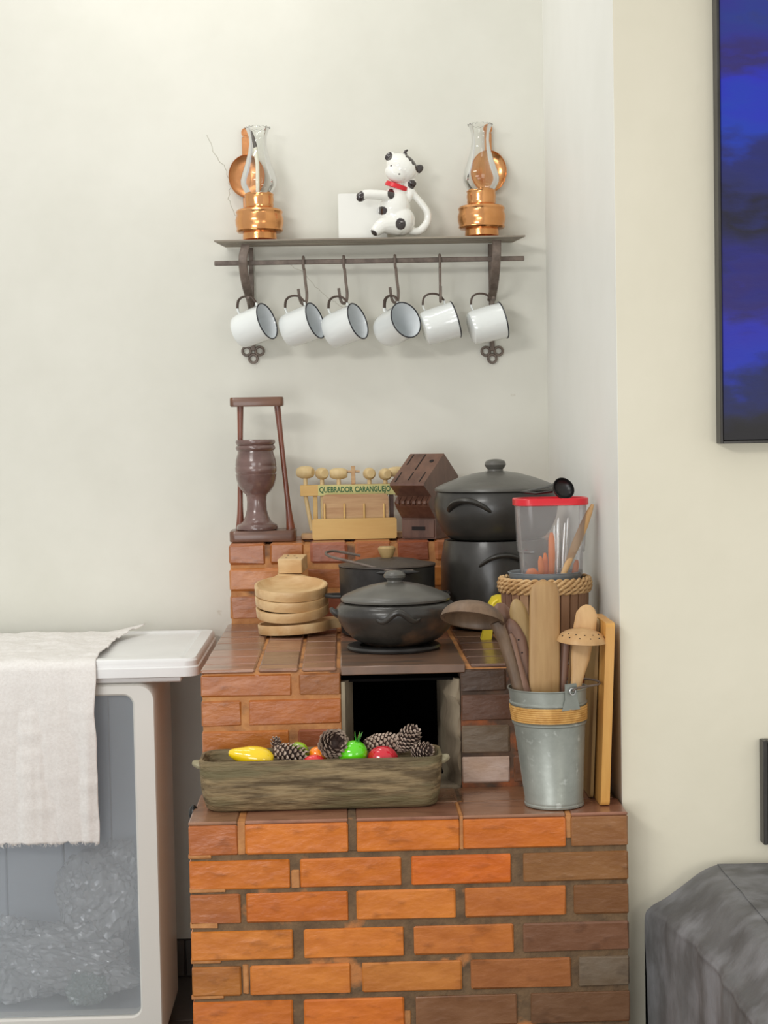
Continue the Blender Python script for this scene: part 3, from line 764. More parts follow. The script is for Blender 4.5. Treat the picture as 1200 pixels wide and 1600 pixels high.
capsule([(622, 308, -.012), (596, 305, -.030), (572, 304, -.040), (563, 308, -.042)], [9 * S, 8 * S, 7.5 * S, 7.5 * S])      # arm
capsule([(620, 352, -.012), (600, 352, -.026), (588, 360, -.034)], [16 * S, 13 * S, 9 * S])                                  # leg
capsule([(636, 290, 0), (641, 300, 0), (636, 310, 0)], [6 * S, 7 * S, 8 * S])                                                # other arm raised to the cheek
capsule([(640, 366 - 5, .004), (655, 361, .006), (667, 348, .008), (668, 333, .008), (660, 320, .006), (648, 306, .003), (642, 299, 0)], [6 * S, 6.5 * S, 6 * S, 5.5 * S, 5.5 * S, 6.5 * S])  # tail
el(609, 244, 0, 9 * S, 4 * S, 6 * S, -35)         # ear left
el(653, 265, 0, 10 * S, 4.5 * S, 6.5 * S, -35)       # ear right
tmp = bpy.data.objects.new('tmp', mesh_of('tmp', mb, M['ceramic'])); COL.objects.link(tmp)
md = tmp.modifiers.new('r', 'REMESH'); md.mode = 'VOXEL'; md.voxel_size = .0016; md.use_smooth_shade = True
md = tmp.modifiers.new('s', 'SMOOTH'); md.iterations = 6; md.factor = .6
dg = bpy.context.evaluated_depsgraph_get(); dg.update()
me = bpy.data.meshes.new_from_object(tmp.evaluated_get(dg)); bpy.data.objects.remove(tmp)
for v in me.vertices:
    v.co = v.co - C
    if v.co.z < 0: v.co.z = 0.0
spots = [(611, 303, 5.5, 8), (597, 329, 8, 6.5), (626, 350, 8, 9), (563, 307, 6, 9), (578, 366, 11, 7), (606, 243, 7, 8), (638, 241, 5, 6), (657, 262, 8, 9),
         (644, 288, 7, 7), (642, 247, 4, 5), (647, 253, 4, 5), (651, 259, 3, 5), (567, 315, 6, 4), (611, 259, 1.4, 1.4), (624, 272, 1.4, 1.4)]
ca = me.color_attributes.new('Col', 'FLOAT_COLOR', 'POINT')
DK, WH = c(52, 44, 44), c(240, 240, 234)
sp3 = [(cw(a, b_) - C, rx * S, rz * S) for a, b_, rx, rz in spots]
cN = (cw(633, 303) - cw(600, 290)).normalized()
ctop, cc_ = cw(619, 288) - C, None
for i, v in enumerate(me.vertices):
    col = WH
    for q, rx, rz in sp3:
        # project along the view line onto the figure's plane
        w = CAM + (v.co + C - CAM) * ((YC - CAM.y) / (v.co.y + C.y - CAM.y)) - C
        if v.co.y < .010 and ((w.x - q.x) / rx) ** 2 + ((w.z - q.z) / rz) ** 2 < 1: col = DK
    ca.data[i].color = col
m, N, L, P = nodes('painted_ceramic')
at_ = N.new('ShaderNodeVertexColor'); at_.layer_name = 'Col'; L.new(at_.outputs[0], P.inputs['Base Color'])
P.inputs['Roughness'].default_value = .1; P.inputs['Coat Weight'].default_value = .7
me.materials.clear(); me.materials.append(m); me.shade_smooth()
ob = bpy.data.objects.new('cow_body', me); COL.objects.link(ob); ob.parent = cow; WORLD['cow_body'] = WORLD[cow.name]
mb = MB(); p0, p1 = cw(604, 285, -.003), cw(636, 296, -.003)
ax = (p1 - p0).normalized(); nrm = Vector((-.30, -.1, .95)); nrm = (nrm - ax * nrm.dot(ax)).normalized(); bb = ax.cross(nrm)
cc0 = (p0 + p1) / 2 + Vector((0, .004, 0))
mb.loft([[cc0 + ax * (17.5 * S) * k_ * math.cos(t_ * math.pi / 16) + bb * (17 * S) * k_ * math.sin(t_ * math.pi / 16) + nrm * h_ for t_ in range(32)] for h_, k_ in ((-.0062, 1.02), (-.005, 1.08), (.005, 1.0), (.0062, .94))])
part('red_collar', mb, M['red'], cow, world=True)
for a in ((637, 240, -.4), (634, 236, 0)):
    pass
mb = MB(); q0 = cw(634, 247); q1 = cw(633, 238); q2 = cw(637, 234)
mb.tube(bez([q0, q1, q2], 8), [.006, .006, .0055, .005, .004, .004, .003, .0025, .002][:len(bez([q0, q1, q2], 8))], 10)
part('horn', mb, mat('horn_black', c(52, 44, 44), rough=.12, coat=.6), cow, world=True)
mb = MB(); mb.ball(cw(610, 275, -.020), .003, .004, .0035, 12, 8); part('tongue', mb, M['red'], cow, world=True)
# the two plates of the napkin holder
a, b = cw(528, 303, .010), cw(604, 303, .010)
for dy in (.006, .052):
    mb = MB(); hz = (a.z - zS) / 2; cx = (a.x + b.x) / 2
    mb.prism([(cx + u, zS + hz + w) for u, w in rrect((b.x - a.x) / 2, hz, .004, 3)], YC + dy, YC + dy + .005, 'y')
    part('holder_plate', mb, M['ceramic'], cow, world=True)
part('holder_floor', MB().box(a.x, b.x + .02, YC + .008, YC + .055, zS, zS + .006, .001), M['ceramic'], cow, world=True)

# ------------------------------------------------------------------ mortar in its stand
YM = 4.115
p0, p1 = at(358, 842, YM - .06), at(462, 838, YM - .06)
C = Vector(((p0.x + p1.x) / 2, YM, Z3))
st = thing('mortar_stand', 'tall reddish wooden stand with two posts, holding the mortar', 'stand', C)
hx = (p1.x - p0.x) / 2
mb = MB(); o_ = rrect(hx, .055, .014); mb.loft([[(x, y, z) for x, y in [(u * k, v * k) for u, v in o_]] for z, k in ((0, .985), (.003, 1), (.024, 1), (.027, .98))])
part('base', mb, M['walnut_dark'], st)
tz = at(400, 621, YM).z - Z3; tx0, tx1 = at(360, 628, YM).x - C.x, at(443, 628, YM).x - C.x
mb = MB(); o_ = rrect((tx1 - tx0) / 2, .032, .010); cx = (tx0 + tx1) / 2
mb.loft([[(cx + u * k, v * k, z) for u, v in o_] for z, k in ((tz - .022, .98), (tz - .019, 1), (tz - .003, 1), (tz, .98))])
part('top_bar', mb, M['walnut_dark'], st)
for (xa, ya, xb, yb) in ((375, 636, 375, 832), (433, 634, 454, 830)):
    A_, B_ = at(xb, yb, YM).x - C.x, at(xa, ya, YM).x - C.x
    pts = []; rs = []
    for k in range(15):
        t_ = k / 14; z = .027 + (tz - .022 - .027) * t_
        pts.append((A_ + (B_ - A_) * t_, 0.012, z)); rs.append(.0075 + .004 * max(0, 1 - t_ * 5) ** 1.5 - .0012 * math.sin(t_ * math.pi) + .0006 * max(0, t_ * 6 - 5))
    mb = MB(); mb.tube(pts, rs, 16); part('post', mb, M['mahogany'], st)
pc = at(403, 828, YM - .005); C2 = Vector((pc.x - .001, YM - .012, Z3 + .0275))
mo = thing('wooden_mortar', 'turned dark purplish wooden mortar standing between the two posts', 'mortar', C2)
s = 4.10 / FPX
prof = [(30, 0), (32, 1), (32.5, 4), (31, 8), (27, 10), (22, 14), (18, 22), (15.5, 32), (15, 44), (15.5, 52), (17, 56), (22, 60), (28, 69), (31, 80), (32, 87), (30.8, 88), (32.2, 92), (32.3, 98), (31.5, 99.5), (32.0, 101), (31, 110), (28, 120), (27.5, 123), (30, 125), (31, 128), (30, 131), (28, 132.5), (30, 134), (31, 137), (30, 140.5), (26, 141), (23, 138), (21, 120), (17, 95), (2, 88)]
mb = MB(); mb.lathe([(r_ * s, z_ * s) for r_, z_ in prof], 48, cap0=True, cap1=True); part('bowl', mb, M['mortar_wood'], mo, sharp=50)

# ------------------------------------------------------------------ crab mallet rack
YK = 4.15
def kp(px, py, dy=0): return at(px, py, YK + dy)
C = kp(545, 840); C.z = Z3
rk = thing('mallet_rack', 'pale wooden crab mallet rack with green lettering on its bar', 'rack', C)
a, b = kp(469, 766, .0), kp(628, 764)
zt, zb = kp(545, 757).z, kp(545, 774).z
sb = part('sign_bar', MB().box(a.x, b.x, YK, YK + .022, zb, zt, .001), M['pine'], rk, world=True)
part('sign_plate', MB().box(kp(497, 765).x, b.x, YK - .0012, YK, zb + .0005, zt - .0005), M['sign_green'], rk, world=True, label='pale green strip behind the lettering')
def text(body, w, hh, parent, loc, material, name):
    cu = bpy.data.curves.new('t', 'FONT'); cu.body = body; cu.size = 1; cu.extrude = .012; cu.offset = .025; cu.align_x = 'CENTER'; cu.space_word = 1.35
    to = bpy.data.objects.new('t', cu); COL.objects.link(to)
    dg = bpy.context.evaluated_depsgraph_get(); dg.update()
    me = bpy.data.meshes.new_from_object(to.evaluated_get(dg)); bpy.data.objects.remove(to)
    xs_ = [v.co.x for v in me.vertices]; ys_ = [v.co.y for v in me.vertices]
    x0, x1, y0, y1 = min(xs_), max(xs_), min(ys_), max(ys_)
    inv = WORLD[parent.name].inverted()
    for v in me.vertices:
        u = (v.co.x - (x0 + x1) / 2) / (x1 - x0) * w; q = (v.co.y - (y0 + y1) / 2) / (y1 - y0) * hh
        v.co = inv @ Vector((loc[0] + u, loc[1] - v.co.z * .02, loc[2] + q))
    me.materials.clear(); me.materials.append(material)
    o = bpy.data.objects.new(name, me); COL.objects.link(o); o.parent = parent; WORLD[o.name] = WORLD[parent.name]; return o
a2, b2 = kp(499, 766, -.002), kp(610, 764, -.002)
text('QUEBRADOR CARANGUEJO', b2.x - a2.x, .0185, rk, ((a2.x + b2.x) / 2, YK - .0015, (zt + zb) / 2 - .0005), M['ink'], 'lettering')
for px in (493, 612):
    xx = kp(px, 800).x; mb = MB(); mb.box(xx - .0055, xx + .0055, YK + .008, YK + .016, Z3 + .012, zb, .001); part('upright', mb, M['pine'] if px == 493 else M['walnut'], rk, world=True)
x0, x1 = kp(471, 835).x, kp(630, 835).x
part('foot_board', MB().box(x0, x1, YK - .035, YK + .03, Z3, Z3 + .013, .002), M['pine_brown'], rk, world=True)
# tray front board with rounded corners
a, b = kp(488, 826, -.06), kp(620, 826, -.06)
zf0, zf1 = Z3 + .0005, kp(550, 810, -.06).z
mb = MB(); cx, cz = (a.x + b.x) / 2, (zf0 + zf1) / 2
mb.prism([(cx + u, cz + w) for u, w in rrect((b.x - a.x) / 2, (zf1 - zf0) / 2, .005, 3)], YK - .062, YK - .050, 'y')
part('front_board', mb, M['pine'], rk, world=True)
for px in (507, 538, 569, 600):
    q = kp(px, 790, -.045); mb = MB(); mb.tube([(q.x, YK - .045, zf0 + .01), (q.x, YK - .045, kp(px, 788, -.045).z), (q.x, YK - .045, kp(px, 786.5, -.045).z)], [.0024, .0024, .0012], 8)
    part('peg', mb, M['pine'], rk, world=True)
a, b = kp(504, 790, -.038), kp(607, 790, -.038); zt2, zb2 = kp(555, 772, -.038).z, Z3 + .014
mb = MB(); cx, cz = (a.x + b.x) / 2, (zt2 + zb2) / 2
mb.prism([(cx + u, cz + w) for u, w in rrect((b.x - a.x) / 2, (zt2 - zb2) / 2, .010, 4)], YK - .0415, YK - .030, 'y')
solo('small_board', 'small brown round-cornered wooden board standing in the mallet rack tray', 'cutting board', mb, M['pine_brown'], loc=(cx, YK - .036, zb2))
ML = [(477, 738, 13, 10, 25, 'pale wooden crab mallet at the left end of the rack'), (503, 740, 9.5, 9.5, 70, 'pale wooden crab mallet, second from the left in the rack'),
      (529, 740, 14, 9, 8, 'pale wooden crab mallet lying lengthwise, third from the left'), (577, 740, 9.5, 9.5, 80, 'pale wooden crab mallet right of the small wooden cross'),
      (602, 741, 10.5, 9.5, 75, 'pale wooden crab mallet just left of the knife block'), (620, 737, 13, 8, -15, 'pale wooden crab mallet half hidden behind the knife block')]
for px, py, hw, hr, az, lab in ML:
    q = kp(px, py, .011); C = Vector((q.x, YK + .011, zb))
    t = thing('crab_mallet', lab, 'mallet', C, group='crab mallets in the rack')
    A = R(-az); d = Vector((math.cos(A), math.sin(A), 0)) * -1
    mb = MB(); L_ = .0215; rr = hr * SCL
    mb.tube([Vector((0, 0, q.z - zb)) + d * k * L_ for k in (-1, -.92, -.5, 0, .5, .92, 1)], [rr * k for k in (.62, .74, .95, 1.0, .95, .74, .62)], 20)
    part('head', mb, M['pine_pale'], t)
    low = -(zb - Z3 - .02) if px in (477, 503) else -.004
    lean = .014 if px == 477 else 0
    mb = MB(); mb.tube([(lean, 0, low), (0, 0, -.004) if low < -.01 else (0, 0, low * .5), (0, 0, q.z - zb - rr * .6)], .0053, 12)
    part('handle', mb, M['pine_pale'], t)
q = kp(552, 742, .011)
mb = MB(); mb.box(q.x - .005, q.x + .005, YK + .006, YK + .016, zt + .0005, kp(552, 728, .011).z, .0008)
mb.tube([(kp(538, 737).x, YK + .011, kp(552, 737).z), (kp(562, 737).x, YK + .011, kp(552, 737).z)], .0028, 8)
solo('wooden_cross', 'thin wooden cross-shaped peg standing between the mallets', 'peg', mb, M['pine_brown'], loc=(q.x, YK + .011, zt))

# ------------------------------------------------------------------ knife block
q0 = at(628, 839, 4.10)
kb = thing('knife_block', 'brown wooden knife block with slanted slotted top', 'knife block', (q0.x, 4.085, Z3), R(-31))
s = 4.10 / FPX; wd = .094
prof = [(0, 0), (0, .050), (-.030, .080), (-.036, .090), (-.020, .105), (-.058, .132), (-.056, .138), (.050, .207), (.125, .150), (.115, .0)]
mb = MB(); mb.loft([[(0, y, z) for y, z in prof], [(wd, y, z) for y, z in prof]]); part('body', mb, M['walnut'], kb, smooth=False)
mb = MB(); mb.box(.003, wd - .003, -.003, .004, .003, .047, .001); dr = part('drawer', mb, M['walnut'], kb)
part('drawer_pull', MB().box(.030, .066, -.0045, -.002, .021, .030), M['slot'], dr)
mb = MB()
# slots in the slanted face
A = math.atan2(.207 - .138, .050 + .056)
MS = Matrix.Translation((0, -.056, .138)) @ Matrix.Rotation(A, 4, 'X'); mb.M = MS; Ls = math.hypot(.106, .069)
for x, a_, b_ in ((.012, .04, .36), (.012, .62, .97), (.045, .10, .36), (.045, .44, .97), (.078, .04, .36)):
    mb.box(x - .0016, x + .0016, Ls * a_, Ls * b_, -.001, .0006)
mb.prism([(.074 + .006 * math.cos(k * math.pi / 8), Ls * .74 + .006 * math.sin(k * math.pi / 8)) for k in range(16)], -.001, .0006)
mb.M = Matrix.Identity(4)
part('knife_slots', mb, M['slot'], kb, smooth=False)
for k in range(6):
    x = .010 + k * .0150
    mb = MB(); mb.loft([[(x_, y, z) for y, z in ((-.021, .105), (-.0385, .094), (-.0395, .087), (-.034, .0835), (-.030, .0855))] for x_ in (x - .0035, x + .0035)])
    part('steak_knife_rest', mb, M['walnut'], kb, smooth=False)

# ------------------------------------------------------------------ bowls, pots
C = Vector((at(457, 960, 3.785).x, 3.785, Z2))
def board_bowl(name, label, loc, rot, r=.0835, th=.022, hdl=True):
    t = thing(name, label, 'bowl', loc, rot=rot, group='stacked pale wooden serving bowls')
    # plan outline: circle with a handle tab toward +y
    def outline(k, hk):
        o_ = []
        for i in range(56):
            a = 2 * math.pi * i / 56 + math.pi / 2
            x, y = r * k * math.cos(a), r * k * math.sin(a)
            d = abs(((a - math.pi / 2 + math.pi) % (2 * math.pi)) - math.pi)
            if d < .32: x = r * k * .30 * (1 if x > 0 else -1) * min(1, d / .12); y = r + .055 * hk
            elif d < .55:
                f = (d - .32) / .23; y = y + (1 - f) ** 2 * .02
            o_.append((x, y))
        return o_
    mb = MB()
    rings = [[(x, y, z) for x, y in outline(k, 1 - (1 - k))] for z, k in ((0, .975), (.002, .99), (th - .002, 1), (th, .99))]
    inn = []
    for z, k in ((th, .93), (th * .8, .90), (th * .45, .80), (th * .22, .6), (th * .14, .35), (th * .12, .02)):
        inn.append([(r * k * math.cos(2 * math.pi * i / 56 + math.pi / 2), r * k * math.sin(2 * math.pi * i / 56 + math.pi / 2), z) for i in range(56)])
    mb.loft(rings + inn); part('dish', mb, M['bowl_wood'], t, sharp=50); return t
tl = R(9)
labs = ['lowest wooden serving bowl, its handle turned to the right', 'third wooden serving bowl from the top of the stack',
        'wooden serving bowl directly under the topmost one', 'topmost pale wooden serving bowl, open toward the front']
board_bowl('serving_bowl', labs[0], (C.x + .004, 3.79, Z2 + .006), (R(2.5), R(-1.5), R(-70)), .083)
for k in range(3):
    z = Z2 + .046 + k * .0232
    board_bowl('serving_bowl', labs[k + 1], (C.x + (.001, -.001, -.002)[k], 3.79, z), (tl, R((-3, 0, 0)[k]), R((3, 2, 4)[k])), .0835)
zt_ = Z2 + .046 + 2 * .0232 + .022
mb = MB(); mb.box(-.030, .030, -.026, .026, 0, .036, .0015)
q = at(458, 884, 3.905)
mb.M = Matrix.Translation((q.x, 3.905, zt_ + .0205)) @ Matrix.Rotation(R(-14), 4, 'Z') @ Matrix.Rotation(tl, 4, 'X')
mb2 = MB(mb.M); mb2.box(-.029, .029, -.026, .026, 0, .034, .0015)
blk = thing('wooden_block', 'small pale wooden block with four holes on the bowl handles', 'block', tuple(mb.M.translation), rot=mb.M.to_euler())
mb = MB(); mb.box(-.029, .029, -.026, .026, 0, .034, .0015); part('block', mb, M['bowl_wood'], blk)
for x, y in ((-.012, -.010), (.014, -.012), (-.014, .013), (.003, .008)):
    mb = MB(); mb.lathe([(.0026, .033), (.0026, .0344)], 10, (x, y, 0), True, True); part('hole', mb, M['walnut'], blk)

# black iron pot behind
YI = 3.75; C = Vector((at(605, 900, YI).x, YI, Z2)); s = YI / FPX
ip = thing('iron_pot', 'flat-lidded black iron pot with looped wire bail, against rear bricks', 'pot', C)
rr = 75 * s; hh = at(605, 884, YI).z - Z2
mb = MB(); mb.lathe([(rr * .86, 0), (rr * .97, .006), (rr * .985, .02), (rr, hh - .003), (rr + .001, hh), (rr - .004, hh), (rr - .006, .01), (.002, .008)], 56, cap0=True, cap1=True); part('body', mb, M['iron_black'], ip)
mb = MB(); mb.lathe([(.002, hh - .002), (rr * .98, hh + .0005), (rr + .002, hh + .002), (rr + .001, hh + .005), (rr * .75, hh + .009), (rr * .6, hh + .014), (rr * .3, hh + .018), (.002, hh + .019)], 56, cap0=True, cap1=True)
ld = part('lid', mb, M['iron_rust'], ip)
mb = MB(); mb.lathe([(.012, hh + .018), (.014, hh + .022), (.019, hh + .034), (.020, hh + .040), (.017, hh + .044), (.002, hh + .045)], 24, cap0=True, cap1=True); part('lid_knob', mb, M['spoon_olive'], ld)
for sx in (-1, 1):
    mb = MB(); z = at(605, 929, YI).z - Z2
    cx = sx * (rr + .013)
    mb.tube([(sx * (rr - .003), -.028, z), (sx * (rr + .015), -.026, z), (sx * (rr + (.030)), -.014, z + .001), (sx * (rr + .030), .014, z + .001), (sx * (rr + .015), .026, z), (sx * (rr - .003), .028, z)], .0042, 8)
    part('side_handle', mb, M['iron_black'], ip)
mb = MB(); wp = bez([(.055, -.112, hh - .004), (.0, -.108, hh - .002), (-.07, -.080, hh + .014), (-.125, -.045, hh + .026), (-.137, -.010, hh + .033), (-.115, .02, hh + .034), (-.06, .03, hh + .022)], 40)
mb.tube(wp, .0032, 8); part('wire_bail', mb, M['iron'], ip)
mb = MB(); mb.ball((.020, -.116, hh - .006), .048, .006, .0055); part('bail_plate', mb, M['iron_black'], ip)

# tall black clay pot with the casserole on top
YT = 3.84; s = YT / FPX; zt = at(775, 842, YT).z
C = Vector((at(774, 900, YT).x, YT, Z2))
tp = thing('tall_clay_pot', 'tall black clay pot under the lidded casserole, behind the basket', 'pot', C)
H = zt - Z2; mb = MB()
mb.lathe([(r_ * s, z_ * H) for r_, z_ in ((62, 0), (72, .03), (79, .12), (84, .3), (85.5, .5), (85, .75), (82, .9), (80, .97), (79, 1), (74, 1), (72, .9), (60, .1), (2, .08))], 64, cap0=True, cap1=True)
part('body', mb, M['clay'], tp)
def lug(t, rad, ang, z0, w, drop, m, th=.008, out=.020):
    """drooping crescent handle hugging the wall of a pot, ends low"""
    pts = []; K = 18
    for i in range(K + 1):
        u = -1 + 2 * i / K; a = ang + u * w
        rr_ = rad + out * (1 - u * u) ** .7 - .002
        pts.append((rr_ * math.cos(a), rr_ * math.sin(a), z0 - drop * u * u))
    mb = MB(); ws = [th * (.25 + .9 * math.sqrt(max(0, 1 - (-1 + 2 * i / K) ** 2))) for i in range(K + 1)]
    mb.sweep(pts, [w_ * .6 for w_ in ws], ws, (0, 0, 1), 12)
    return part('lug_handle', mb, m, t)
lug(tp, 84 * s, R(-86), .86 * H, .46, .028, M['clay'], .009, .012)
lug(tp, 84 * s, R(94), .86 * H, .46, .028, M['clay'], .009, .012)
C2 = Vector((at(775, 800, YT).x, YT, zt + .0005)); zr = at(775, 767, YT).z - C2.z
cs = thing('clay_casserole', 'wide black clay casserole with domed lid, stacked on the tall pot', 'pot', C2)
mb = MB(); mb.lathe([(r_ * s, z_ * zr) for r_, z_ in ((66, 0), (76, .05), (86, .2), (94, .45), (97, .68), (96, .85), (93, .97), (92, 1), (86, 1), (84, .85), (70, .2), (2, .1))], 64, cap0=True, cap1=True)
part('body', mb, M['clay'], cs)
mb = MB(); mb.lathe([(2 * s, zr + .0005), (93 * s, zr + .001), (96 * s, zr + .003), (95.5 * s, zr + .008), (92 * s, zr + .012), (80 * s, zr + .020), (60 * s, zr + .031), (36 * s, zr + .041), (14 * s, zr + .046), (2 * s, zr + .047)], 64, cap0=True, cap1=True)
cl = part('lid', mb, M['clay_lid'], cs)
mb = MB(); mb.lathe([(13 * s, zr + .044), (12 * s, zr + .050), (15 * s, zr + .055), (17 * s, zr + .061), (15 * s, zr + .069), (9 * s, zr + .073), (1 * s, zr + .074)], 32, cap0=True, cap1=True); part('lid_knob', mb, M['clay_lid'], cl)
lug(cs, 93 * s, R(-122), .86 * zr, .40, .030, M['clay'], .010, .020)
lug(cs, 93 * s, R(58), .86 * zr, .40, .030, M['clay'], .010, .020)

# clay pot in front on its iron ring
YP = 3.48; s = YP / FPX
C = Vector((at(615, 1010, YP).x, YP, Z2 + .002))
rg = thing('iron_trivet', 'flat black iron ring trivet under the front clay pot', 'trivet', C)
mb = MB(); mb.lathe([(54 * s, .001), (72 * s, .001), (74 * s, .005), (72 * s, .0095), (66 * s, .0105), (62 * s, .009), (56 * s, .0105), (53 * s, .009), (53 * s, .002), (54 * s, .001)], 56); part('ring', mb, M['iron_black'], rg)
C = Vector((at(620, 985, YP).x, YP, Z2 + .0135)); zr = at(618, 938, YP).z - C.z
fp = thing('clay_pot', 'round used black clay pot with grey lid at the stove front', 'pot', C)
prof = [(44, 0), (52, .02), (68, .13), (82, .33), (91, .55), (95, .73), (94, .86), (88, .96), (84, .99), (80, 1), (78, .9), (60, .25), (2, .1)]
mb = MB(); mb.lathe([(r_ * s, z_ * zr) for r_, z_ in prof], 64, cap0=True, cap1=True, wob=.006); part('body', mb, M['clay_used'], fp)
dx = at(618, 938, YP).x - C.x
mb = MB(); mb.lathe([(r_ * s, zr + z_) for r_, z_ in ((2, .0), (83, .0005), (85.5, .002), (86, .006), (84, .0105), (76, .016), (60, .025), (40, .033), (20, .038), (2, .039))], 64, (dx, 0, 0), cap0=True, cap1=True); fl = part('lid', mb, M['clay_lid'], fp)
mb = MB(); mb.lathe([(r_ * s, zr + z_) for r_, z_ in ((13, .036), (11.5, .042), (14, .046), (17, .049), (17.5, .054), (14, .060), (7, .063), (1, .0635))], 32, (dx - .001, 0, 0), cap0=True, cap1=True); part('lid_knob', mb, M['clay_lid'], fl)
for ang in (-90, 90):
    pts = []; K = 22; rad = 92 * s
    for i in range(K + 1):
        u = -1 + 2 * i / K; a = R(ang) + u * .36
        pts.append(((rad + .009 * (1 - u * u)) * math.cos(a), (rad + .009 * (1 - u * u)) * math.sin(a), zr * .76 + .010 * math.cos(u * 4.2)))
    mb = MB(); mb.tube(pts, [.0035 + .0035 * math.sin(math.pi * i / K) for i in range(K + 1)], 10); part('wavy_handle', mb, M['clay_used'], fp)
for ang in (180, 0):
    mb = MB(); a = R(ang); d = Vector((math.cos(a), 0, 0))
    pts = [d * (rad_ * s) + Vector((0, 0, z_ * zr)) for rad_, z_ in ((80, .62), (94, .72), (101, .80), (103, .86))]
    mb.sweep(pts, [.026, .022, .014, .006], [.010, .008, .006, .003], (0, 1, 0), 12); part('ear_lug', mb, M['clay_used'], fp)

# ------------------------------------------------------------------ basket with tub and cutlery box
YB = 3.345; s = YB / FPX; p = at(854, 910, YB)
C = Vector((p.x - .004, YB, Z2 + .0005))
zr = at(854, 912, YB).z - C.z
bk = thing('slatted_basket', 'wooden slat basket with thick braided wicker rim', 'basket', C)
R0, R1 = 63 * s, 67 * s; ns = 26
for k in range(ns):
    a = 2 * math.pi * k / ns; w = math.pi * (R1) / ns * .93
    mb = MB(); M_ = Matrix.Rotation(a, 4, 'Z')
    mb.M = M_; z1 = zr - .004
    mb.loft([[(R0 - .002, -w * .95, .0), (R0 + .0025, -w * .9, 0), (R0 + .0025, w * .9, 0), (R0 - .002, w * .95, 0)], [(R1 - .002, -w, z1), (R1 + .0025, -w * .95, z1), (R1 + .0025, w * .95, z1), (R1 - .002, w, z1)]])
    o = part('slat', mb, M['slat'], bk); k_ = random.choice([(150, 112, 84), (168, 130, 96), (128, 94, 76), (140, 100, 78)]); o.color = c(*k_)
mb = MB(); mb.lathe([(R0 - .004, .004), (R1 - .004, zr - .006)], 40, cap0=True); part('inner_liner', mb, M['walnut'], bk)
for j in range(8):
    row, two = j // 2, j % 2
    n_ = 360; zc = (row - 1.5) * .0072; rb = (70.5 - (row - 1.5) ** 2 * .9) * s; pts = []
    for i in range(n_):
        a = 2 * math.pi * i / n_; q_ = 17 * a + math.pi * two + row * .9
        pts.append(((rb + .0032 * math.cos(q_)) * math.cos(a), (rb + .0032 * math.cos(q_)) * math.sin(a), zr + zc + .0030 * math.sin(q_)))
    mb = MB(); mb.tube(pts, .0031, 6, closed=True); part('braid_strand', mb, M['wicker'], bk)
# tub
tc_ = at(853, 893, YB); rt_ = 56.5 * s; C3 = Vector((C.x, YB, Z2 + .03)); zt = tc_.z - C3.z
tb = thing('metal_tub', 'grey metal tub sitting inside the wicker-rimmed basket', 'tub', C3)
mb = MB(); mb.lathe([(rt_ * .80, 0), (rt_ * .97, zt - .010), (rt_ * .98, zt - .008), (rt_ * 1.0, zt - .001), (rt_ * 1.02, zt), (rt_ * .99, zt + .001), (rt_ * .95, zt - .002), (rt_ * .78, .003)], 48, cap0=True, cap1=True); part('body', mb, M['tub'], tb)
# box
z0 = C3.z + .02; pl, pr = at(803, 784, YB).x, at(916, 780, YB).x; zl = at(858, 788, YB).z
cxb = (pl + pr) / 2; C4 = Vector((cxb, YB, z0)); hb = zl - z0
bx = thing('cutlery_container', 'clear plastic cutlery container with red lid, standing in the tub', 'container', C4)
hx = (pr - pl) / 2
mb = MB(); rings = []
for z, k in ((0, .76), (hb * .62, .865), (hb * .63, .905), (hb * .66, .905), (hb * .67, .92), (hb, .97)):
    rings.append([(x, y, z) for x, y in rrect(hx * k, .050 * k, .034 * k, 8)])
mb.loft(rings, True, False); part('body', mb, M['plastic'], bx)
mb = MB(); mb.loft([[(x, y, z) for x, y in rrect(hx * k, .052 * k, .036, 8)] for z, k in ((hb - .001, .99), (hb + .000, 1.02), (hb + .012, 1.02), (hb + .0135, 1.0), (hb + .0135, .93), (hb + .009, .92))], True, True)
part('lid', mb, M['red'], bx)
random.seed(5)
CUT = [('orange', -.042, -.01, .10, .030, -4, 'broad orange cutlery piece at the left corner inside the clear container'),
       ('orange', -.024, -.02, .125, .012, 2, 'short orange cutlery handle, second from left inside the clear container'),
       ('orange', -.012, .0, .13, .012, 4, 'orange cutlery handle just left of the tallest orange one'),
       ('orange', .0, -.015, .172, .014, 8, 'tallest orange cutlery handle, mid container'),
       ('orange', .052, -.005, .115, .013, 3, 'orange cutlery handle at the far right of the clear container'),
       ('steel', .018, .01, .20, .010, -5, 'broadest clear steel cutlery blade just right of the tallest orange handle'),
       ('steel', .028, -.01, .19, .007, 4, 'thin steel cutlery piece in front, right of the container centre'),
       ('steel', .010, .012, .185, .008, 12, 'steel cutlery piece leaning behind the tallest orange handle'),
       ('steel', .036, .0, .20, .008, -8, 'rightmost steel cutlery piece beside the leaning wooden spatula')]
for i, (mm, x, y, L_, w, tl_, _) in enumerate(CUT):
    mb = MB(); e_ = C4 + Vector((x, y, .004)); T_ = R(tl_)
    L_ = L_ + (at(860, 893, YB).z - C4.z) - .092
    d = Vector((math.sin(T_), .04, math.cos(T_))); x0 = x * .55
    e_ = C4 + Vector((x0, y * .4, .004)); e2 = C4 + Vector((x, y, L_))
    pts = [e_ + (e2 - e_) * t_ for t_ in (0, .25, .5, .75, .93, 1)]
    mb.sweep(pts, [w * .35, w * .32, w * .35, w * .5, w * .45, w * .2], [.0022] * 5 + [.0012], (1, 0, 0), 10)
    solo('cutlery_piece', _, 'cutlery', mb, M[mm], group='orange cutlery in the container' if mm == 'orange' else 'steel cutlery in the container', loc=tuple(e_))
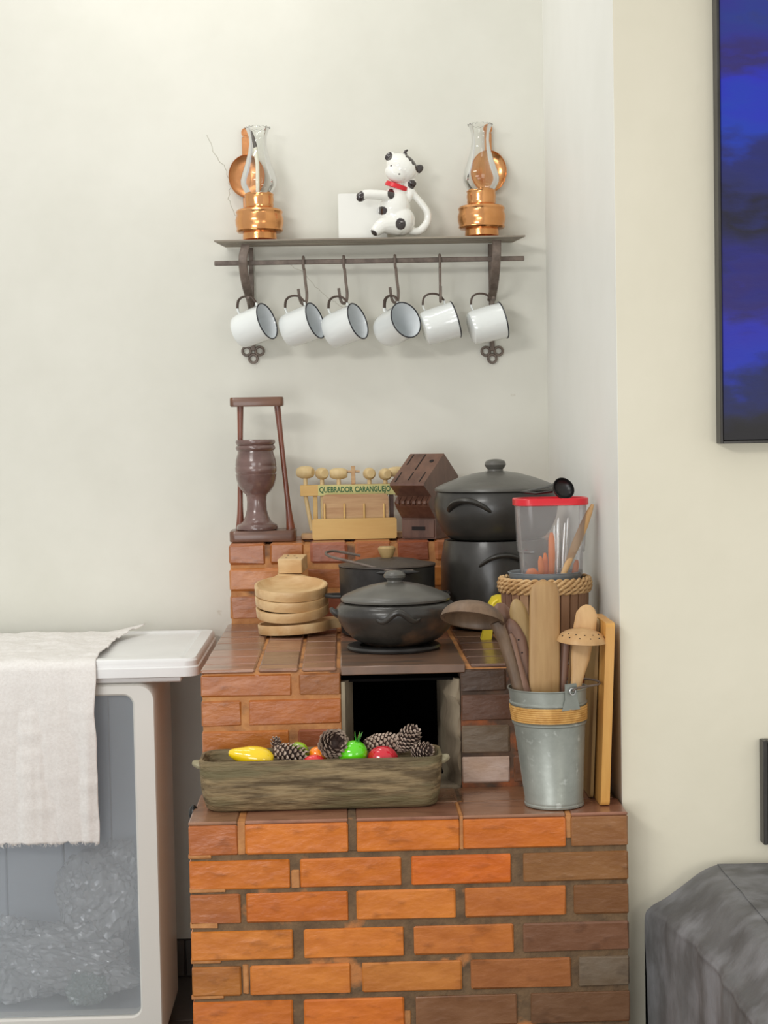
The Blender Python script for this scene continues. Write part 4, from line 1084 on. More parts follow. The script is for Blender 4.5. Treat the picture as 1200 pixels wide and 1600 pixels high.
# wooden spatula leaning out of the tub
a, b = at(882, 893, YB - .045), at(926, 788, YB - .02)
mb = MB(); d = (b - a); a0 = a - d * .55
pts = [a0 + (b - a0) * t_ for t_ in (0, .3, .45, .62, .8, .93, 1)]
mb.sweep(pts, [.005, .0055, .0065, .009, .0085, .006, .003], [.003] * 7, (1, 0, 0), 12)
solo('wooden_spatula', 'thin pale wooden spatula leaning out of the tub against the wall', 'spatula', mb, M['spoon_pale'], loc=tuple(a0))
# black ladle lying on the red lid
zl2 = z0 + hb + .014
t = thing('black_ladle', 'black plastic ladle lying on the red lid and casserole', 'ladle', (at(880, 770, YB).x, YB, zl2))
q = at(878, 768, YB) - Vector((at(880, 770, YB).x, YB, zl2))
mb = MB(); rings = []
MR_ = Matrix.Translation((q.x + .004, 0, .018)) @ Matrix.Rotation(R(38), 4, 'Y') @ Matrix.Rotation(R(58), 4, 'X')
mb.M = MR_
prof = [(.0235 * math.sin(math.pi / 2 * k / 8), -.017 * math.cos(math.pi / 2 * k / 8)) for k in range(9)]
prof[0] = (.0006, -.017)
mb.lathe(prof + [(r_ * .94, z_ * .92) for r_, z_ in prof[::-1]], 32); part('bowl', mb, M['black_plastic'], t)
mb = MB(); mb.sweep([(q.x - .018, 0, .012), (q.x - .05, .01, .008), (q.x - .075, .05, .010), (q.x + .0, .2, .016), (q.x + .03, .28, .020)], [.004, .005, .0055, .006, .007], [.0025] * 5, (0, 0, 1) if False else (1, .0, 0), 10)
part('handle', mb, M['black_plastic'], t)

# yellow tool behind the utensils
YY = 3.62; q = at(778, 995, YY)
yt = thing('yellow_kitchen_tool', 'yellow plastic kitchen tool, mostly hidden behind the dark ladle', 'kitchen tool', (q.x, YY, Z2))
s = YY / FPX; mb = MB(); rings = []
o1 = [(-27, 0), (-24, 10), (-20, 30), (-19, 44), (-14, 56), (-8, 66), (0, 69), (20, 68), (30, 66), (38, 40), (38, 0)]
i1 = [(-11, 0), (-9, 14), (-6, 30), (-3, 42), (2, 48), (7, 51), (13, 52), (18, 49), (22, 43), (26, 30), (28, 0)]
n = len(o1)
F = [[(x * s, -.016, z * s) for x, z in o1], [(x * s, .016, z * s) for x, z in o1]]; G = [[(x * s, -.016, z * s) for x, z in i1], [(x * s, .016, z * s) for x, z in i1]]
vs = F[0] + F[1] + G[0] + G[1]; fs = []
for i in range(n - 1):
    fs += [(i, i + 1, n + i + 1, n + i), (2 * n + i, 2 * n + i + 1, 3 * n + i + 1, 3 * n + i), (i, i + 1, 2 * n + i + 1, 2 * n + i), (n + i, n + i + 1, 3 * n + i + 1, 3 * n + i)]
fs += [(0, n, 3 * n, 2 * n), (n - 1, 2 * n - 1, 4 * n - 1, 3 * n - 1)]
mb.add(vs, fs); part('arched_frame', mb, M['yellow'], yt)
mb = MB(); mb.tube([(-15 * s, -.012, 44 * s), (-6 * s, -.014, 58 * s), (0, -.014, 62 * s)], .004, 8); part('inner_rib', mb, M['yellow'], yt)

# ------------------------------------------------------------------ bucket of wooden utensils
YU = 3.065; s = YU / FPX
pb = at(866, 1243, YU); Rb, Rt = 46 * s, 61.5 * s
C = Vector((pb.x, YU, Z1 + .001)); H = at(855, 1072, YU).z - C.z
lean_x = at(855, 1072, YU).x - C.x
bu = thing('zinc_bucket', 'galvanised metal bucket with rattan band, full of wooden utensils', 'bucket', C)
def bring(t_, r_=None, off=0):
    rr_ = (Rb + (Rt - Rb) * t_ if r_ is None else r_) + off
    return [(lean_x * t_ + rr_ * math.cos(2 * math.pi * k / 56), rr_ * math.sin(2 * math.pi * k / 56), H * t_) for k in range(56)]
mb = MB(); mb.loft([bring(0, off=-.002), bring(.004, off=.001), bring(.02, off=.0012), bring(.03, off=-.0005), bring(.045, off=0), bring(.055, off=-.001), bring(.69, off=-.0005), bring(.70, off=.0022), bring(.712, off=.0022), bring(.722, off=-.001), bring(.86, off=-.001), bring(.868, off=.0022), bring(.88, off=.0022), bring(.89, off=0), bring(.985), bring(.992, off=.0022), bring(1.0, off=.0022), bring(1.0, off=-.001), bring(.9, off=-.003), bring(.04, off=-.003)], True, True)
part('body', mb, M['zinc'], bu)
for k in range(7):
    t_ = .735 + k * .0185; mb = MB(); pts = bring(t_, off=.0012); mb.tube(pts, .0021, 6, closed=True); part('rattan_cord', mb, M['rattan'], bu)
# ears and wire handle
ea = []
for sg, ang in ((1, -62), (-1, 118)):
    a = R(ang); ra = Rt + .001
    mb = MB(); ov = [(-.020, .84), (.020, .84), (.013, .93), (.012, 1.06), (-.012, 1.06), (-.013, .93)]
    rings = []
    for dr_ in (.001, .0035):
        rings.append([(lean_x * tz + (ra * (.85 + .15 * min(tz, 1)) + dr_) * math.cos(a + u / ra), (ra * (.85 + .15 * min(tz, 1)) + dr_) * math.sin(a + u / ra), H * tz) for u, tz in ov])
    mb.loft(rings); part('ear_plate', mb, M['zinc'], bu)
    ea.append(Vector((lean_x + (ra + .006) * math.cos(a), (ra + .006) * math.sin(a), H * 1.0)))
    mb = MB(); mb.torus(tuple(ea[-1]), .006, .0013, 16, 6, Matrix.Rotation(a, 4, 'Z') @ Matrix.Rotation(R(90), 4, 'Y')); part('handle_eye', mb, M['steel'], bu)
mid = (ea[0] + ea[1]) / 2; side = Vector((.072, .010, .006))
wp = [ea[0], ea[0] + Vector((.012, .004, .006)), mid + side * 1.0 + (ea[0] - mid) * .55, mid + side * 1.25, mid + side + (ea[1] - mid) * .55, ea[1] + Vector((.010, .0, .004)), ea[1]]
mb = MB(); mb.tube(bez(wp, 40), .002, 8); part('wire_handle', mb, M['iron'], bu)

BASEU = C + Vector((0, 0, .012))
def utensil(name, label, pts, ws, ts, m, side=(1, 0, 0), n=14, sq=1.0, cat='spoon'):
    mb = MB(); P_ = [Vector(p) for p in pts]; mb.sweep(P_, ws, ts, side, n, sq)
    t = thing(name, label, cat, tuple(P_[0]), group='wooden utensils in the bucket'); return t, part('wood', mb, M[m], t, world=True)
def line(p0, p1, ts_): return [p0 + (p1 - p0) * t_ for t_ in ts_]
# broad spatula
a, b = at(850, 1200, YU + .0), at(851, 908, YU - .005)
TT = [0, .3, .6, .85, .94, .975, .993, 1]
utensil('wooden_spatula', 'tallest broad flat wooden spatula in the middle of the bucket', line(a, b, TT), [u * s for u in (24, 24.5, 24.5, 24, 23, 20, 14, 6)], [.006] * 5 + [.0055, .004, .002], 'spatula', sq=.7, cat='spatula')
# dark ladle
t = thing('wooden_ladle', 'big dark wooden ladle hooked over the left bucket side', 'ladle', tuple(at(830, 1180, YU)), group='wooden utensils in the bucket')
mb = MB(); hp = [at(842, 1190, YU + .01), at(816, 1100, YU - .01), at(800, 1040, YU - .01), at(789, 1005, YU - .01), at(782, 988, YU - .012), at(776, 972, YU - .012)]
mb.sweep(bez(hp, 24), [.0095 + .004 * (i / 24) for i in range(len(bez(hp, 24)))], [.008] * len(bez(hp, 24)), (1, 0, 0), 12); part('handle', mb, M['ladle'], t, world=True)
mb = MB(); q = at(738, 970, YU - .015); nrm = Vector((-.16, -.36, -.92)).normalized(); rl = 50 * s
zz = -nrm; xx = Vector((1, 0, 0)); xx = (xx - zz * xx.dot(zz)).normalized(); yy = zz.cross(xx)
mb.M = Matrix.Translation(q) @ Matrix((xx, yy, zz)).transposed().to_4x4()
prof = [(rl * math.sin(math.pi / 2 * k / 10) + .0003, rl * .62 * math.cos(math.pi / 2 * k / 10)) for k in range(11)]
mb.lathe(prof + [(r_ * .90, z_ * .80) for r_, z_ in prof[::-1]], 44); part('bowl', mb, M['ladle'], t, world=True)
# brown spoon behind ladle
a, b = at(838, 1160, YU + .02), at(779, 942, YU + .035)
TT = [0, .25, .45, .6, .72, .84, .93, .98, 1]
utensil('wooden_spoon', 'long brown wooden spoon just right of the dark ladle', line(a, b, TT), [u * s for u in (7, 9, 12, 15, 17, 18, 16, 10, 3)], [.006] * 7 + [.005, .002], 'spoon_brown')
a, b = at(836, 1180, YU - .02), at(797, 990, YU - .002)
utensil('wooden_spoon', 'slim brown wooden spatula handle rising at the bucket left edge', line(a, b, [0, .3, .6, .8, .95, 1]), [u * s for u in (14, 16, 12, 8, 7, 3)], [.005] * 6, 'spoon_brown')
# slotted and olive spoons
a, b = at(846, 1150, YU + .012), at(796, 967, YU + .004)
TT = [0, .3, .5, .62, .72, .82, .91, .97, 1]
t, o = utensil('slotted_spoon', 'brown wooden spoon with small holes behind the olive one', line(a, b, TT), [u * s for u in (6, 7, 9, 13, 16, 17, 13, 8, 2)], [.005] * 8 + [.002], 'spoon_brown')
d = (b - a).normalized(); sd = Vector((1, 0, 0))
for k in range(5):
    p = a + (b - a) * (.66 + .055 * k) + sd * (.006 if k % 2 else -.004) + Vector((0, -.0055, 0))
    mb = MB(); mb.ball(p, .0016, .0012, .0016, 8, 6); part('hole', mb, M['slot'], t, world=True)
a, b = at(852, 1130, YU + .02), at(805, 936, YU + .010)
utensil('wooden_spoon', 'olive leaf-shaped wooden spoon left of the broad spatula', line(a, b, TT), [u * s for u in (5, 6, 6, 9, 13, 15.5, 14, 9, 3)], [.0045] * 8 + [.002], 'spoon_olive')
# right side
a, b = at(872, 1170, YU + .01), at(884, 1000, YU + .01)
t, o = utensil('slotted_ladle', 'wooden skimmer with holes in its domed head, at the right', line(a, b, [0, .3, .6, .9, 1]), [.0075] * 5, [.0065] * 5, 'spoon_brown', cat='ladle')
mb = MB(); q = at(909, 1002, YU - .008); rl = 39 * s; nrm = Vector((.05, -.05, 1)).normalized()
xx = Vector((1, 0, 0)); xx = (xx - nrm * xx.dot(nrm)).normalized(); yy = nrm.cross(xx)
mb.M = Matrix.Translation(q) @ Matrix((xx, yy, nrm)).transposed().to_4x4()
prof = [(rl * math.sin(math.pi / 2 * k / 8) + .0003, rl * .52 * math.cos(math.pi / 2 * k / 8)) for k in range(9)]
mb.lathe(prof + [(r_ * .93, z_ * .78 - .001) for r_, z_ in prof[::-1]], 40); part('domed_head', mb, M['spoon_pale'], t, world=True)
for k in range(11):
    an = R(-160 + k * 14); ph = R(46 if k % 2 else 62)
    v = Vector((rl * 1.0 * math.sin(ph) * math.cos(an), rl * math.sin(ph) * math.sin(an), rl * .52 * math.cos(ph)))
    p = q + xx * v.x + yy * v.y + nrm * v.z
    mb = MB(); mb.ball(p, .0015, .0015, .0013, 8, 6); part('hole', mb, M['slot'], t, world=True)
a, b = at(893, 1120, YU - .012), at(919, 945, YU + .025)
TT = [0, .25, .40, .52, .66, .80, .92, .975, 1]
utensil('wooden_spoon', 'pale wooden spoon rising behind the domed skimmer head', line(a, b, TT), [u * s for u in (6, 8, 11, 15, 16, 18, 17, 11, 4)], [.005] * 8 + [.002], 'spoon_pale')
a, b = at(884, 1130, YU + .03), at(894, 1000, YU + .025)
utensil('wooden_stick', 'thin pale wooden stick beside the skimmer handle', line(a, b, [0, .5, 1]), [.0025] * 3, [.0025] * 3, 'spoon_pale', cat='stick')

# ------------------------------------------------------------------ cutting boards by the wall
def leaning(label, bx0, bx1, tx0, ybase, ytop, Y0, Y1, m, name, zb=Z1 + .0006):
    p0, p1 = at(bx0, ybase, Y0), at(bx1, ybase, Y0); q0 = at(tx0, ytop, Y0)
    th = p1.x - p0.x; Hh = q0.z - zb; dx = q0.x - p0.x
    C_ = Vector((p0.x, Y0, zb)); mb = MB(); cy = (Y1 - Y0) / 2
    out = [(cy + u, Hh / 2 + w) for u, w in rrect(cy, Hh / 2, .010, 3)]
    mb.loft([[(off + dx * z_ / Hh, y_, z_ + .0004) for y_, z_ in out] for off in (0, th)])
    t = thing(name, label, 'cutting board', tuple(C_)); part('board', mb, M[m], t, smooth=True, sharp=30); return t
leaning('thick honey-coloured cutting board standing by the bucket against the wall', 938.5, 952.5, 947, 1251, 974, 3.035, 3.20, 'board', 'cutting_board')
leaning('thin pale cutting board standing just behind the thick one', 922, 927, 932, 1238, 969, 3.10, 3.222, 'board_pale', 'cutting_board')

# ------------------------------------------------------------------ trough with ornaments
YT0 = 3.115
a, b = at(310, 1195, YT0 - .06), at(692, 1185, YT0 - .06)
cx = (a.x + b.x) / 2; hx = (b.x - a.x) / 2
tr = thing('wooden_trough', 'long mossy hollowed wooden trough on the stove ledge', 'trough', (cx, YT0, Z1 + .001))
zt = at(500, 1187, YT0 - .06).z - (Z1 + .001)
mb = MB(); rings = []
def tring(kx, ky, z, r_): 
    out = []
    for x, y in rrect(hx * kx, .068 * ky, r_, 8):
        w = noise.noise(Vector((x * 14, y * 14, z * 20))) * .002
        out.append((x + w, y + w * 1.4, z + (noise.noise(Vector((x * 9, y * 9, 3))) * .0022 if z > .03 else 0)))
    return out
def sub(seq): return seq
lv = [(.93, .70, 0, .03), (.955, .80, .004, .035), (.975, .90, .022, .035), (.99, .96, .045, .035), (1.0, 1.0, zt - .004, .034), (.998, .99, zt, .033), (.975, .86, zt + .0005, .028), (.962, .80, zt - .006, .026), (.94, .72, .03, .025), (.9, .6, .016, .02)]
mb.loft([tring(*l) for l in lv], True, True); part('body', mb, M['trough'], tr, sharp=60)
for sx, pxl in ((-1, 303), (1, 698)):
    mb = MB(); mb.sweep([(sx * (hx - .006), -.02, zt - .012), (sx * (hx + .004), -.02, zt - .011), (sx * (hx + .012), -.02, zt - .008), (sx * (hx + .015), -.02, zt - .007)], [.024, .017, .009, .004], [.010, .008, .006, .003], (0, 1, 0), 12)
    part('end_lug', mb, M['trough_in'], tr)
ztw = Z1 + .001 + zt
def fruit(px, py, w, hgt, m, label, tilt=0, shape='ball', dy=0.0):
    q = at(px, py, YT0 + dy); s_ = (YT0 + dy) / FPX
    t = thing('glass_fruit', label, 'ornament', tuple(q), rot=(0, R(tilt), 0), group='glossy glass fruits in the trough')
    mb = MB(); rx, rz = w * s_, hgt * s_
    if shape == 'ball': mb.ball((0, 0, 0), rx, rz * 1.0, rz, 32, 20)
    elif shape == 'pear':
        mb.M = Matrix.Rotation(R(-90), 4, 'Y')
        prof = [(.001, -rx), (rz * .55, -rx * .95), (rz * .92, -rx * .65), (rz, -rx * .3), (rz * .9, rx * .1), (rz * .66, rx * .45), (rz * .46, rx * .75), (rz * .25, rx * .95), (.001, rx)]
        mb.lathe([(p_.x, p_.y) for p_ in bez([(r_, z_, 0) for r_, z_ in prof], 40)], 32)
    elif shape == 'tomato':
        rings = []
        for i in range(17):
            a_ = -math.pi / 2 + math.pi * i / 16; rings.append([(rx * max(math.cos(a_), .001) * (1 + .04 * math.cos(6 * 2 * math.pi * k / 40)) * math.cos(2 * math.pi * k / 40), rz * max(math.cos(a_), .001) * math.sin(2 * math.pi * k / 40), rz * math.sin(a_)) for k in range(40)])
        mb.loft(rings)
    part('fruit', mb, M[m], t); return t, rx, rz, q
fruit(392, 1183, 36, 19, 'g_yellow', 'glossy yellow glass pear at the left end of the trough', 13, 'pear', -.02)
fruit(466, 1176, 17, 17, 'g_lime', 'lime green glass fruit behind the leftmost pine cone', 0, 'ball', .01)
fruit(497, 1180, 15, 13, 'g_orange', 'orange glass fruit left of the big round pine cone', 30, 'ball', -.005)
fruit(491, 1190, 17, 11, 'g_pink', 'pinkish red glass fruit barely showing above the trough rim', 0, 'ball', -.025)
t, rx, rz, q = fruit(551, 1178, 24, 21, 'g_green', 'bright green glass pepper with leafy crown', -25, 'ball', -.02)
for k in range(5):
    mb = MB(); a_ = 2 * math.pi * k / 5
    b0 = Vector((rx * .55, 0, rz * .55)); d = Vector((.6 + .5 * math.cos(a_), .6 * math.sin(a_), .8)).normalized()
    mb.sweep([b0, b0 + d * .008, b0 + d * .016 + Vector((0, 0, .001)), b0 + d * .021 + Vector((.002, 0, .003))], [.004, .006, .0045, .0008], [.002, .0016, .0012, .0006], (0, 1, .2), 8)
    part('leaf', mb, M['g_leaf'], t)
fruit(598, 1187, 24, 22, 'g_red', 'glossy red glass apple in front of the long pine cone', 0, 'tomato', -.02)
def cone(px, py, L_, Rr, axis, label, dy=0.0, seed=1, n_=90):
    random.seed(seed); q = at(px, py, YT0 + dy); s_ = (YT0 + dy) / FPX; L_ *= s_; Rr *= s_
    t = thing('pine_cone', label, 'pine cone', tuple(q), group='pine cones in the trough')
    z = Vector(axis).normalized(); x = Vector((0, 0, 1)) if abs(z.z) < .8 else Vector((1, 0, 0)); x = (x - z * x.dot(z)).normalized(); y = z.cross(x)
    Mx = Matrix((x, y, z)).transposed().to_4x4()
    mb = MB(Mx); mb.ball((0, 0, 0), Rr * .62, Rr * .62, L_ * .85, 16, 10); part('core', mb, M['cone'], t)
    mb = MB(Mx)
    for k in range(n_):
        u = (k + .5) / n_; zz_ = -L_ * .9 + 1.8 * L_ * u; f = math.sqrt(max(.04, 1 - (zz_ / L_) ** 2)); an = k * 2.39996
        r0 = Rr * .5 * f; r1 = Rr * f * random.uniform(.92, 1.06); lift = (.28 + .3 * u) * Rr
        ca_, sa_ = math.cos(an), math.sin(an); w = Rr * .17 * (.6 + .5 * f); tt = Rr * .05
        P0 = Vector((r0 * ca_, r0 * sa_, zz_)); P1 = Vector((r1 * ca_, r1 * sa_, zz_ + lift)); tg = Vector((-sa_, ca_, 0))
        Pm = P0 + (P1 - P0) * .72; nn = Vector((0, 0, 1)) * tt
        mb.cm = 0
        mb.add([P0 - tg * w * .5, P0 + tg * w * .5, Pm + tg * w, Pm - tg * w, P0 - tg * w * .5 - nn, P0 + tg * w * .5 - nn, Pm + tg * w - nn * 2, Pm - tg * w - nn * 2],
               [(0, 1, 2, 3), (4, 7, 6, 5), (0, 3, 7, 4), (1, 5, 6, 2)])
        mb.cm = 1
        mb.add([Pm - tg * w, Pm + tg * w, P1 + tg * w * .45, P1 - tg * w * .45, Pm - tg * w - nn * 2, Pm + tg * w - nn * 2, P1 + tg * w * .4 - nn * 2, P1 - tg * w * .4 - nn * 2],
               [(0, 1, 2, 3), (4, 7, 6, 5), (0, 3, 7, 4), (1, 5, 6, 2), (2, 6, 7, 3)])
    o = part('scales', mb, [M['cone'], M['cone_tip']], t, smooth=False); o['kind'] = 'stuff'
cone(449, 1177, 27, 18, (.95, -.1, -.15), 'pine cone beside the yellow pear, leftmost of the cones', -.01, 1)
cone(434, 1166, 13, 10, (-.3, -.2, .9), 'small pine cone tip poking up behind the leftmost cone', .012, 2, 50)
cone(519, 1163, 22, 24, (.25, -.85, .25), 'round pine cone with its base turned forward, near the middle', -.012, 3, 110)
cone(597, 1163, 33, 19, (1, .1, -.05), 'long pine cone lying behind the red apple', .018, 4, 130)
cone(634, 1158, 22, 18, (.55, -.2, .7), 'pine cone tilted upward right of the long one', .010, 5, 100)
cone(656, 1174, 18, 15, (.6, -.5, .2), 'rightmost small pine cone at the trough end', -.012, 6, 80)
random.seed(11)

# ------------------------------------------------------------------ white cabinet with lid, cloth and plastic bags
YF = 3.70; YBk = D4 - .03; YCb = 4.03
zl0 = at(250, 1056, YF).z; zl1 = at(250, 1034, YF).z
xr_ = at(311, 1050, YF).x
cab = thing('white_cabinet', 'white plastic cabinet with broad lid and clear front window', 'cabinet', (-.9, 3.95, 0))
XLc = -1.55
def lidring(in_, z, r_=.03):
    hx_ = (xr_ - XLc) / 2 - in_; hy_ = (YBk - YF + .02) / 2 - in_
    return [((xr_ + XLc) / 2 + x, (YF - .02 + YBk) / 2 + y, z) for x, y in rrect(hx_, hy_, max(r_ - in_ * .5, .008), 6)]
mb = MB(); mb.loft([lidring(.006, zl0 - .002), lidring(0, zl0), lidring(0, zl1 - .012), lidring(.003, zl1 - .009), lidring(.003, zl1 + .002), lidring(.008, zl1 + .008), lidring(.034, zl1 + .009), lidring(.040, zl1 + .004), lidring(.05, zl1 + .003)])
part('lid', mb, M['white_plastic'], cab, world=True)
xb = at(245, 1200, YF).x; zc1 = at(200, 1068, YF).z
part('lid_strip', MB().box(XLc + .05, at(283, 1065, YF).x, YF + .006, YBk - .02, zc1, zl0 - .001, .003), M['white_plastic'], cab, world=True)
# body shell: front frame with rounded window
zb0 = .012
def frame_ring(x0, x1, z0, z1, r_, y):
    cx_2, cz_ = (x0 + x1) / 2, (z0 + z1) / 2
    return [(cx_2 + u, y, cz_ + w) for u, w in rrect((x1 - x0) / 2, (z1 - z0) / 2, r_, 8)]
wx1 = at(210, 1200, YF).x; wz1 = at(150, 1088, YF).z; wz0 = at(150, 1590, YF).z
mb = MB(); XB0 = -1.45
rg_ = [frame_ring(XB0 + .06, wx1, wz0, wz1, .022, YF + .055), frame_ring(XB0 + .06, wx1, wz0, wz1, .022, YF + .004), frame_ring(XB0 + .056, wx1 + .004, wz0 - .004, wz1 + .004, .026, YF),
       frame_ring(XB0 + .004, xb - .004, zb0 + .004, zc1 - .006, .034, YF), frame_ring(XB0, xb, zb0, zc1 - .002, .038, YF + .006), frame_ring(XB0, xb, zb0, zc1 - .002, .038, YCb)]
mb.loft(rg_, False, False); fr_ = part('cabinet_shell', mb, M['frame_white'], cab, world=True)
mb = MB(); mb.loft([frame_ring(XB0 + .03, wx1 + .028, wz0 - .012, wz1 + .01, .02, y) for y in (YF + .054, YCb - .012)], False, False); part('inner_walls', mb, M['blue_grey'], cab, world=True)
xs = XB0 + .031; k = 0
edges = [XB0 + .031] + [at(px, 1350, YCb).x for px in (-250, -160, -73, 14, 103, 178)] + [wx1 + .027]
for a, b in zip(edges[:-1], edges[1:]):
    part('back_panel', MB().box(a + .0015, b - .0015, YCb - .03, YCb - .014, wz0 - .011, wz1 + .009, .003), M['blue_grey'], cab, world=True)
mb = MB(); mb.loft([frame_ring(XB0 + .063, wx1 - .001, wz0 + .001, wz1 - .001, .02, y) for y in (YF + .012, YF + .015)]); part('window_pane', mb, M['pane'], cab, world=True, label='clear plastic pane in the front window')
for x in (XB0 + .06, xb - .06):
    for y in (YF + .06, YCb - .06):
        mb = MB(); mb.lathe([(.016, 0), (.018, .002), (.014, .014)], 16, (x, y, 0), True, True); part('foot', mb, M['frame_dark'], cab, world=True)
# crumpled plastic bags
def bag(cx_, cz_, cy_, rx, ry, rz, m, label, seed, tilt=0):
    bm = bmesh.new(); bmesh.ops.create_icosphere(bm, subdivisions=5, radius=1)
    of = Vector((seed * 7.3, seed * 3.1, seed))
    for v in bm.verts:
        d = v.co.normalized()
        n1 = noise.noise(d * 1.8 + of) * .22; n2 = abs(noise.noise(d * 5 + of)) * .22; n3 = abs(noise.noise(d * 13 + of)) * .10; n4 = abs(noise.noise(d * 30 + of)) * .045
        k = 1.03 + n1 - n2 * .8 - n3 * 1.5 - n4 * 2.0
        p = Vector((d.x * rx, d.y * ry, d.z * rz)) * k
        p = Matrix.Rotation(R(tilt), 3, 'Y') @ p
        v.co = p
        if v.co.z + cz_ < wz0 + .004: v.co.z = wz0 + .004 - cz_
        v.co.y = max(YF + .03 - cy_, min(YCb - .04 - cy_, v.co.y)); v.co.x = min(v.co.x, wx1 + .015 - cx_)
    me = bpy.data.meshes.new('plastic_bag'); bm.to_mesh(me); bm.free(); me.materials.append(M[m]); me.shade_flat()
    o = bpy.data.objects.new('plastic_bag', me); COL.objects.link(o); o.location = (cx_, cy_, cz_); o['label'] = label; o['category'] = 'plastic bag'; o['group'] = 'crumpled plastic in the cabinet'
q = at(165, 1400, 3.90); bag(q.x, q.z, 3.90, .115, .09, .135, 'bag', 'crumpled clear plastic heap, upper right in the cabinet window', 1, 20)
q = at(110, 1500, 3.84); bag(q.x, q.z, 3.84, .165, .075, .085, 'bag', 'crumpled clear plastic heap lying lower in front, in the cabinet window', 2, 12)
q = at(20, 1510, 3.88); bag(q.x, q.z, 3.88, .13, .10, .12, 'bag', 'crumpled clear plastic heap at the left of the cabinet window', 3, -10)
q = at(138, 1540, 3.80); bag(q.x, q.z, 3.79, .055, .04, .045, 'bag_green', 'small greenish plastic bundle at the bottom of the cabinet window', 4)

# cloth over the lid
zt_ = zl1 + .0115; Yf = YF - .026
prof = []
zbot = at(80, 1318, Yf).z
prof = [(YBk - .05, zt_), (YBk - .12, zt_), (YF + .12, zt_), (YF + .03, zt_), (YF - .008, zt_ - .001), (YF - .022, zt_ - .006), (Yf - .003, zt_ - .018), (Yf - .005, zt_ - .05), (Yf - .004, zt_ - .2), (Yf - .003, zbot)]
dens = []
for (y0, z0_), (y1, z1_) in zip(prof[:-1], prof[1:]):
    L_ = math.hypot(y1 - y0, z1_ - z0_); k = max(1, int(L_ / .006))
    for i in range(k): dens.append((y0 + (y1 - y0) * i / k, z0_ + (z1_ - z0_) * i / k))
dens.append(prof[-1]); xe = at(153, 1200, Yf).x; xs0 = -1.05; NX = 150
mb = MB(); vs = []; NV = len(dens)
for j, (y, z) in enumerate(dens):
    hang = max(0, min(1, (zt_ - .02 - z) / .1)); top = 1 - hang
    for i in range(NX + 1):
        u = i / NX; x = xs0 + (xe - xs0) * u
        x += .004 * noise.noise(Vector((z * 12, y * 12, 2))) * (u > .95)
        w = noise.noise(Vector((x * 15, z * 1.6, 1))) * .013 + noise.noise(Vector((x * 44, z * 3.5, 5))) * .0035 + noise.noise(Vector((x * 7, z * 34, 9))) * .0018
        yy_ = y - (abs(w) + w * .4) * hang; zz_ = z
        tw = abs(noise.noise(Vector((x * 12, y * 22, 7)))) * .012 + abs(noise.noise(Vector((x * 34, y * 40, 3)))) * .004
        if hang < .01: zz_ += tw * min(1, (y - YF + .03) / .05 if y > YF - .03 else 0)
        if j < 8: yy_ += .02 * noise.noise(Vector((x * 8, 0, 0))) * (8 - j) / 8
        if j < 22 and u > .93: zz_ += .016 * ((22 - j) / 22) * (u - .93) / .07; x += .05 * ((22 - j) / 22) * (u - .93) / .07
        if j == NV - 1: zz_ += .008 * noise.noise(Vector((x * 60, 0, 0))) + .006 * noise.noise(Vector((x * 9, 0, 0))) + random.uniform(-.002, .002)
        vs.append((x, yy_, zz_))
fs = [(j * (NX + 1) + i, j * (NX + 1) + i + 1, (j + 1) * (NX + 1) + i + 1, (j + 1) * (NX + 1) + i) for j in range(NV - 1) for i in range(NX)]
mb.add(vs, fs)
cx_, cy_ = (xs0 + xe) / 2, YF
o = solo('white_cloth', 'thin white muslin cloth draped over the cabinet lid', 'cloth', mb, M['cloth'], loc=(cx_, cy_, zt_), sharp=180)
md = o.modifiers.new('thickness', 'SOLIDIFY'); md.thickness = .0012; md.offset = 1
# frayed hem threads
mb = MB()
for k in range(170):
    x = random.uniform(xs0, xe - .002); L_ = random.uniform(.003, .010); z = zbot + .003 + .006 * noise.noise(Vector((x * 9, 0, 0)))
    mb.tube([(x, Yf - .006, z), (x + random.uniform(-.002, .002), Yf - .007, z - L_ * .6), (x + random.uniform(-.004, .004), Yf - .007, z - L_)], .0004, 4)
f_ = part('frayed_hem', mb, M['cloth'], None); f_.parent = o; f_.data.transform(Matrix.Translation(-Vector((cx_, cy_, zt_)))); f_['kind'] = 'stuff'

# ------------------------------------------------------------------ painting
YPn = DE - .022
x0 = at(1124, 400, YPn - .02).x; z0_ = at(1150, 693, YPn - .02).z; wd_, ht_ = .62, 1.02
pn = thing('blue_painting', 'abstract deep blue and black canvas in thin dark frame', 'painting', (x0 + wd_ / 2, DE - .002, z0_))
mb = MB()
mb.box(.006 - wd_ / 2, wd_ / 2 - .006, -.032, -.004, .006, ht_ - .006, .001); part('canvas', mb, M['canvas'], pn)
for (a, b, e_, f2) in ((-wd_ / 2, -wd_ / 2 + .005, 0, ht_), (wd_ / 2 - .005, wd_ / 2, 0, ht_)):
    part('frame_rail', MB().box(a, b, -.036, -.001, e_, f2, .0008), M['frame_dark'], pn)
for (e_, f2) in ((0, .005), (ht_ - .005, ht_)):
    part('frame_rail', MB().box(-wd_ / 2 + .0052, wd_ / 2 - .0052, -.036, -.001, e_, f2, .0008), M['frame_dark'], pn)
# small dark frame at the right edge
q0, q1 = at(1192, 1158, DE - .03), at(1192, 1320, DE - .03)
sf = thing('small_dark_frame', 'dark frame edge low on the cream wall at the right', 'picture', (q0.x + .07, DE - .002, q1.z))
hh_ = q0.z - q1.z
for x_ in (-.07, .064): part('frame_rail', MB().box(x_, x_ + .008, -.03, -.001, 0, hh_, .001), M['frame_dark'], sf)
for z_ in (0, hh_ - .008): part('frame_rail', MB().box(-.0618, .0638, -.03, -.001, z_, z_ + .008, .001), M['frame_dark'], sf)
part('panel', MB().box(-.061, .063, -.02, -.004, .008, hh_ - .008, .001), M['black_plastic'], sf)

